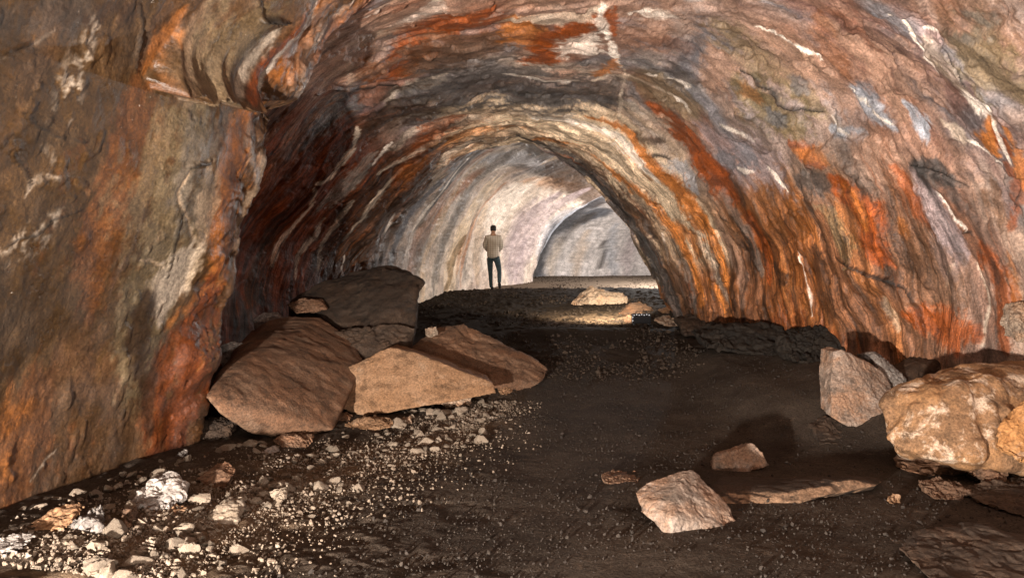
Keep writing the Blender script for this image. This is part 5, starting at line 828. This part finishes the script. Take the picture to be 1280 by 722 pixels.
# --- countable stones of the rubble strip, then the fine gravel
def pebble_mesh(name, seed, sub=4, rough_=.45):
    bm = bmesh.new(); bmesh.ops.create_icosphere(bm, subdivisions=sub, radius=1)
    V = np.array([v.co for v in bm.verts], np.float32); o = seed*5.3
    d = 1+rough_*fbm(V[:, 0]*1.3+o, V[:, 1]*1.3, V[:, 2]*1.3-o, 3, seed)
    r = np.random.default_rng(seed)
    V = V*d[:, None]
    V += (.10*fbm(V[:, 0]*4+o, V[:, 1]*4, V[:, 2]*4, 3, seed+1))[:, None]*V
    for _ in range(9):      # broken faces
        nn = r.normal(size=3); nn /= np.linalg.norm(nn); h = r.uniform(.35, .8); k = V@nn-h
        V -= np.maximum(k, 0)[:, None]*nn*.92
    V *= np.array([1, r.uniform(.65, .95), r.uniform(.5, .8)])
    for v, q in zip(bm.verts, V): v.co = q
    for f in bm.faces: f.smooth = sub > 2
    me = bpy.data.meshes.new(name); bm.to_mesh(me); bm.free(); return me
peb = [pebble_mesh('pebble_shape', 300+i) for i in range(10)]
for p in peb: p.materials.append(M['stone'])
def strip_uv():
    """a place in the rubble strip: along it, across it"""
    y = random.uniform(3.6, 8.6) if random.random() < .75 else random.uniform(3.6, 5.5)
    x0 = np.interp(y, [3.5, 5, 6.2, 7, 8.7], [-2.9, -2.75, -2.55, -1.6, -.7]); x1 = np.interp(y, [3.5, 4.85, 6.8, 9], [-1.35, -1.0, -.1, .35])
    return x0, x1, y
N_STONE = 0
spots = []
for k in range(285):
    x0, x1, y = strip_uv(); u = min(max(random.gauss(.52, .22), 0), 1.1) if k % 4 else random.uniform(-.12, .18); x = x0+(x1-x0)*u
    r = min(max(random.lognormvariate(-3.25, .45), .02), .095)*(1.15 if y > 6 else 1)
    if u > .85: r = min(r, .03)
    o = bpy.data.objects.new('rubble_stone', peb[k % 10]); COL.objects.link(o)
    o.location = (x, y, fz(x, y)+r*.12); o.scale = (r*random.uniform(.8, 1.3), r*random.uniform(.8, 1.2), r*random.uniform(.7, 1.1)); o.rotation_euler = (random.uniform(-.4, .4), random.uniform(-.4, .4), random.uniform(0, 6.3))
    tag(o, 'small pale broken stone among others in the rubble strip along the left side', 'stone', 'stones of the rubble strip')
def gravel(name, pts, label, mat, seed):
    base = []
    for i in range(6):
        me = pebble_mesh('t', seed+i, 1, .35); v = np.array([q.co for q in me.vertices]); f = np.array([list(q.vertices) for q in me.polygons]); base.append((v, f)); bpy.data.meshes.remove(me)
    VV, FF, n = [], [], 0
    for i, (x, y, z, r) in enumerate(pts):
        v, f = base[i % 6]; R3 = np.array(Euler((rng.uniform(0, 6), rng.uniform(0, 6), rng.uniform(0, 6))).to_matrix())
        VV.append(v@R3.T*r*rng.uniform(.7, 1.2, 3)+np.array([x, y, z+r*.25])); FF.append(f+n); n += len(v)
    o = link(name, mesh_np(name, np.vstack(VV), np.vstack(FF), False), mat); tag(o, label, 'gravel', kind='stuff'); return o
M['gravel'] = rock_mat('gravel_bits', (.22,.165,.12), (.29,.22,.165), pale=(.42,.35,.29), pale_amt=.5, scale=3.)
M['dark_gravel'] = rock_mat('dark_gravel_bits', (.05,.033,.022), (.075,.05,.035), pale=(.16,.12,.085), pale_amt=.4, scale=3.)
pts = []
for k in range(26000):
    x0, x1, y = strip_uv(); u = random.gauss(.58, .24)
    if u < -.05 or u > 1.25: continue
    if u > .8 and random.random() < .6: continue
    x = x0+(x1-x0)*u; pts.append((x, y, r_ := 0, min(random.lognormvariate(-4.95, .5), .026)))
xs = np.array([p[0] for p in pts]); ys = np.array([p[1] for p in pts]); zs = floor_z(xs, ys)
cl = fbm(xs*2.5, ys*2.5, 0, 2, 71); pts = [(x, y, z, p[3]*(1.15 if q > 0 else .8)) for x, y, z, p, q in zip(xs, ys, zs, pts, cl) if q > -.35 or random.random() < .5]
gravel('gravel', pts, 'pale crumbled gravel strewn along the left side of the floor', M['gravel'], 400)
pts = []
for k in range(9000):
    y = random.uniform(9.5, 18.8); w = np.interp(y, [9.5, 13, 18.8], [2.6, 2.9, 2.6]); x = random.uniform(-w*.8, w)
    pts.append((x, y, 0, min(random.lognormvariate(-4.1, .5), .07)))
for k in range(3500):
    y = random.uniform(19.3, 28.); x = random.uniform(-1.0+max(0, y-20)*.3, 5+max(0, y-20)*.3); pts.append((x, y, 0, min(random.lognormvariate(-4.0, .4), .06)))
xs = np.array([p[0] for p in pts]); ys = np.array([p[1] for p in pts]); zs = floor_z(xs, ys)
cl = fbm(xs*1.2, ys*1.2, 0, 2, 72)
gravel('dark_gravel', [(x, y, z, p[3]) for x, y, z, p, q in zip(xs, ys, zs, pts, cl) if q > -.25], 'dull brown gravel covering the floor hump and inner chamber', M['dark_gravel'], 420)

M['grit'] = rock_mat('dirt_grit', (.026,.019,.015), (.038,.029,.022), pale=(.06,.046,.036), pale_amt=.3, scale=3.)
pts = [(random.uniform(-1.3, 4.3), random.uniform(3.4, 10.5), min(random.lognormvariate(-5.25, .55), .026)) for k in range(30000)]
xs = np.array([q[0] for q in pts]); ys = np.array([q[1] for q in pts]); zs = floor_z(xs, ys); cl = fbm(xs*1.6, ys*1.6, 0, 3, 73)
gravel('grit', [(x, y, z, q[2]) for x, y, z, q, c in zip(xs, ys, zs, pts, cl) if c > random.uniform(-.9, .4)], 'dirt coloured grit and crumbs lying over the open floor', M['grit'], 440)

# ------------------------------------------------------------------ the walker on the hump
def skin_mesh(name, verts, edges, sub=2, root=0):
    me = bpy.data.meshes.new(name); me.from_pydata([v[:3] for v in verts], edges, [])
    ob = bpy.data.objects.new('tmp_skin', me); COL.objects.link(ob)
    md = ob.modifiers.new('s', 'SKIN'); md.use_smooth_shade = True
    for i, v in enumerate(verts):
        r = v[3]; me.skin_vertices[0].data[i].radius = (r if np.isscalar(r) else r[0], r if np.isscalar(r) else r[1]); me.skin_vertices[0].data[i].use_root = (i == root)
    ob.modifiers.new('u', 'SUBSURF').levels = sub
    dg = bpy.context.evaluated_depsgraph_get(); dg.update()
    m2 = bpy.data.meshes.new_from_object(ob.evaluated_get(dg)); m2.name = name
    bpy.data.objects.remove(ob); bpy.data.meshes.remove(me)
    for p in m2.polygons: p.use_smooth = True
    return m2
px_, py_ = -.50, 19.15
man = empty('person', (px_, py_, fz(px_, py_)+.0), 0)
tag(man, 'person in a checked shirt and dark jeans walking away into the lit chamber', 'person')
SKIN = plain_skin = None
def cloth(name, fn):
    t = NT(name); return fn(t)
def shirt(t):
    p = t.coord('Object'); sx = t.n('ShaderNodeSeparateXYZ'); t.l(p, sx.inputs[0])
    def band(o, f, w): return t.ramp(t.math('ABSOLUTE', t.math('SUBTRACT', t.math('FRACT', t.math('MULTIPLY', o, f)), .5)), w+.06, w-.06)
    a = band(sx.outputs[0], 22, .17); b = band(sx.outputs[2], 18, .15)
    c = t.mix(t.math('MULTIPLY', a, .75), (.48,.42,.36), (.20,.16,.13)); c = t.mix(t.math('MULTIPLY', b, .5), c, (.20,.16,.13))
    return t.done(c, .9, t.bump(t.noise(p, 14, 4), .03, .6), .2)
SHIRT = cloth('checked_cotton', shirt)
def flat(col, r=.85, sc_=20): 
    return lambda t: t.done(t.mix(t.ramp(t.noise(t.coord(), sc_, 4), .4, .6), tuple(x*.7 for x in col), col), r, t.bump(t.noise(t.coord(), 30, 4), .02, .6), .25)
JEANS = cloth('dark_denim', flat((.035,.055,.065))); SKINM = cloth('skin', flat((.36,.20,.13), .6)); HAIR = cloth('dark_hair', flat((.012,.009,.008), .6, 60)); SHOE = cloth('dark_leather', flat((.014,.012,.011), .6))
# joints: x right, y away from camera, z up. left leg carries the weight, right heel lifts behind
B = [(0,0,.94,(.12,.085)),(0,.0,1.10,(.115,.08)),(0,.02,1.28,(.14,.09)),(0,.03,1.40,(.11,.075)),(0,.055,1.485,(.055,.058)),(0,.085,1.535,(.058,.062)),
     (0,.115,1.60,(.075,.092)),(0,.125,1.665,(.068,.08)),
     (-.16,.03,1.38,.058),(-.235,.03,1.16,.044),(-.13,.20,1.03,.035),(-.06,.26,1.05,.032),
     (.16,.03,1.38,.058),(.235,.03,1.16,.044),(.13,.20,1.03,.035),(.06,.26,1.05,.032),
     (-.085,0,.84,.07),(-.06,.02,.48,.045),(-.03,-.03,.08,.034),(-.03,.09,.035,.034),
     (.095,.0,.84,.07),(.16,.10,.51,.045),(.165,-.14,.19,.034),(.17,-.10,.12,.034)]
E = [(0,1),(1,2),(2,3),(3,4),(4,5),(5,6),(6,7),(3,8),(8,9),(9,10),(10,11),(3,12),(12,13),(13,14),(14,15),(0,16),(16,17),(17,18),(18,19),(0,20),(20,21),(21,22),(22,23)]
link('body', skin_mesh('body', B, E), SKINM, man)
g = .014
SH = [(0,0,.80,(.185,.135)),(0,.0,.95,(.182,.13)),(0,.0,1.12,(.172,.122)),(0,.02,1.28,(.195,.13)),(0,.03,1.41,(.16,.11)),(0,.045,1.475,(.075,.078)),
      (-.165,.03,1.38,.08),(-.235,.03,1.16,.06),(-.14,.19,1.035,.047),(.165,.03,1.38,.08),(.235,.03,1.16,.06),(.14,.19,1.035,.047)]
link('shirt', skin_mesh('shirt', SH, [(0,1),(1,2),(2,3),(3,4),(4,5),(4,6),(6,7),(7,8),(4,9),(9,10),(10,11)]), SHIRT, man)
JN = [(0,0,.93,(.155,.11)),(-.09,0,.80,.098),(-.075,.02,.48,.066),(-.05,-.025,.04,.052),(.1,.0,.80,.098),(.165,.10,.51,.066),(.165,-.15,.17,.052)]
link('jeans', skin_mesh('jeans', JN, [(0,1),(1,2),(2,3),(0,4),(4,5),(5,6)]), JEANS, man)
for q in ([(-.03,-.05,.055,.045),(-.03,.05,.045,.045),(-.035,.17,.03,.034)], [(.165,-.17,.20,.046),(.17,-.13,.13,.046),(.18,-.06,.035,.036)]):
    link('shoe', skin_mesh('shoe', q, [(0,1),(1,2)]), SHOE, man)
link('hair', skin_mesh('hair', [(0,.07,1.545,.078),(0,.085,1.61,.092),(0,.105,1.675,.09),(0,.12,1.72,.06)], [(0,1),(1,2),(2,3)]), HAIR, man)
for s in (-1, 1):      # hands held in front: palm, four fingers and a thumb
    b0 = Vector((s*.06, .26, 1.05)); hv = [(b0.x, b0.y, b0.z, .032), (b0.x-s*.05, b0.y+.03, b0.z+.005, .036)]; he = [(0, 1)]
    for k in range(4):
        z = b0.z+.03-k*.02; n = len(hv); ln = (.9, 1., .95, .8)[k]
        hv += [(b0.x-s*.09, b0.y+.035, z, .011), (b0.x-s*(.09+.03*ln), b0.y+.02, z, .0095), (b0.x-s*(.10+.03*ln), b0.y-.005, z, .008)]; he += [(1, n), (n, n+1), (n+1, n+2)]
    n = len(hv); hv += [(b0.x-s*.03, b0.y+.005, b0.z+.05, .012), (b0.x-s*.06, b0.y-.005, b0.z+.065, .0095)]; he += [(0, n), (n, n+1)]
    link('hand', skin_mesh('hand', hv, he, 1), SKINM, man)


# ------------------------------------------------------------------ lamp standing at the foot of the arch
def plain(name, col, rough=.5, emit=None):
    t = NT(name); p = t.coord('Object'); c = t.mix(t.ramp(t.noise(p, 20, 4), .4, .6), tuple(x*.8 for x in col), col)
    m = t.done(c, rough, t.bump(t.noise(p, 60, 3), .004, .5))
    if emit: t.b.inputs['Emission Color'].default_value = tuple(col)+(1.,); t.b.inputs['Emission Strength'].default_value = emit
    return m
def box_bm(bm, c, s, bev=0., rot=None):
    r = bmesh.ops.create_cube(bm, size=1); vs = r['verts']
    for v in vs:
        q = Vector((v.co.x*s[0], v.co.y*s[1], v.co.z*s[2]))
        if rot: q.rotate(rot)
        v.co = q+Vector(c)
    if bev:
        es = list({e for v in vs for e in v.link_edges}); bmesh.ops.bevel(bm, geom=es, offset=bev, segments=2, affect='EDGES', profile=.5)
def part(name, mat, parent, fn):
    bm = bmesh.new(); fn(bm); me = bpy.data.meshes.new(name); bm.to_mesh(me); bm.free()
    return link(name, me, mat, parent)
lx, ly = 2.36, 13.15
lamp = tag(empty('light_panel', (lx, ly, fz(lx, ly)), .12), 'black LED lamp panel with rows of white dots on the floor under the arch', 'lamp')
BLK = plain('black_plastic', (.012,.012,.014), .35); LED = plain('led_white', (.95,.95,1.), .4, .7)
part('housing', BLK, lamp, lambda b: box_bm(b, (0, 0, .12), (.36, .05, .18), .012))
part('stand', BLK, lamp, lambda b: (box_bm(b, (-.14, .03, .015), (.03, .16, .03), .006), box_bm(b, (.14, .03, .015), (.03, .16, .03), .006)))
def leds(b):
    for i in range(7): box_bm(b, (-.14+i*.047, -.027, .185+(.006 if i % 2 else -.006)), (.017, .006, .012), .002)
    for z in (.06, .12): box_bm(b, (-.165, -.027, z+.02), (.013, .006, .014), .002)
part('led_rows', LED, lamp, leds)
part('handle', BLK, lamp, lambda b: (box_bm(b, (-.1, 0, .225), (.015, .02, .03), .004), box_bm(b, (.1, 0, .225), (.015, .02, .03), .004), box_bm(b, (0, 0, .245), (.215, .022, .016), .005)))

# ------------------------------------------------------------------ light, camera, world
def lamp_obj(name, kind, loc, power, col, size, target=None, spot=None, blend=.5):
    d = bpy.data.lights.new(name, kind); d.energy = power; d.color = col
    if kind != 'SUN': d.shadow_soft_size = size
    if spot: d.spot_size = math.radians(spot); d.spot_blend = blend
    o = bpy.data.objects.new(name, d); COL.objects.link(o); o.location = loc
    if target: o.rotation_euler = (Vector(target)-Vector(loc)).to_track_quat('-Z', 'Y').to_euler()
    return o
WARM = (1., .90, .80)
lamp_obj('lantern_light', 'SPOT', (-2.05, -.5, .36), 6000, WARM, .08, (1.5, 9, 2.8), 172, .3)
lamp_obj('floor_light', 'SPOT', (.5, -.6, .30), 700, WARM, .08, (1.5, 9, 2.4), 130, .6)
lamp_obj('fill_light', 'POINT', (.6, -1.5, 2.2), 25, WARM, .6)
lamp_obj('chamber_light', 'POINT', (4.7, 21.5, 3.0), 1150, (1., .96, .92), .1)
lamp_obj('panel_light', 'SPOT', (lx-.25, ly-.35, fz(lx, ly)+.8), 620, (1., .86, .66), .08, (lx-.8, ly+1.6, 1.0), 90, .6)
cam = bpy.data.cameras.new('camera'); co = bpy.data.objects.new('camera', cam); COL.objects.link(co)
cam.lens = FOC/1280*36; cam.sensor_width = 36; cam.clip_start = .05; cam.clip_end = 200
co.location = (0, 0, CAMZ); co.rotation_euler = (math.radians(90), 0, 0); sc.camera = co
w = bpy.data.worlds.new('World'); sc.world = w; w.use_nodes = True
w.node_tree.nodes['Background'].inputs[0].default_value = (0, 0, 0, 1); w.node_tree.nodes['Background'].inputs[1].default_value = 0
sc.view_settings.view_transform = 'Standard'; sc.view_settings.look = 'None'; sc.view_settings.exposure = 0.0; sc.view_settings.gamma = 1
sc.cycles.use_denoising = True; sc.cycles.max_bounces = 6; sc.cycles.diffuse_bounces = 2; sc.cycles.glossy_bounces = 2
sc.cycles.sample_clamp_indirect = 4.0
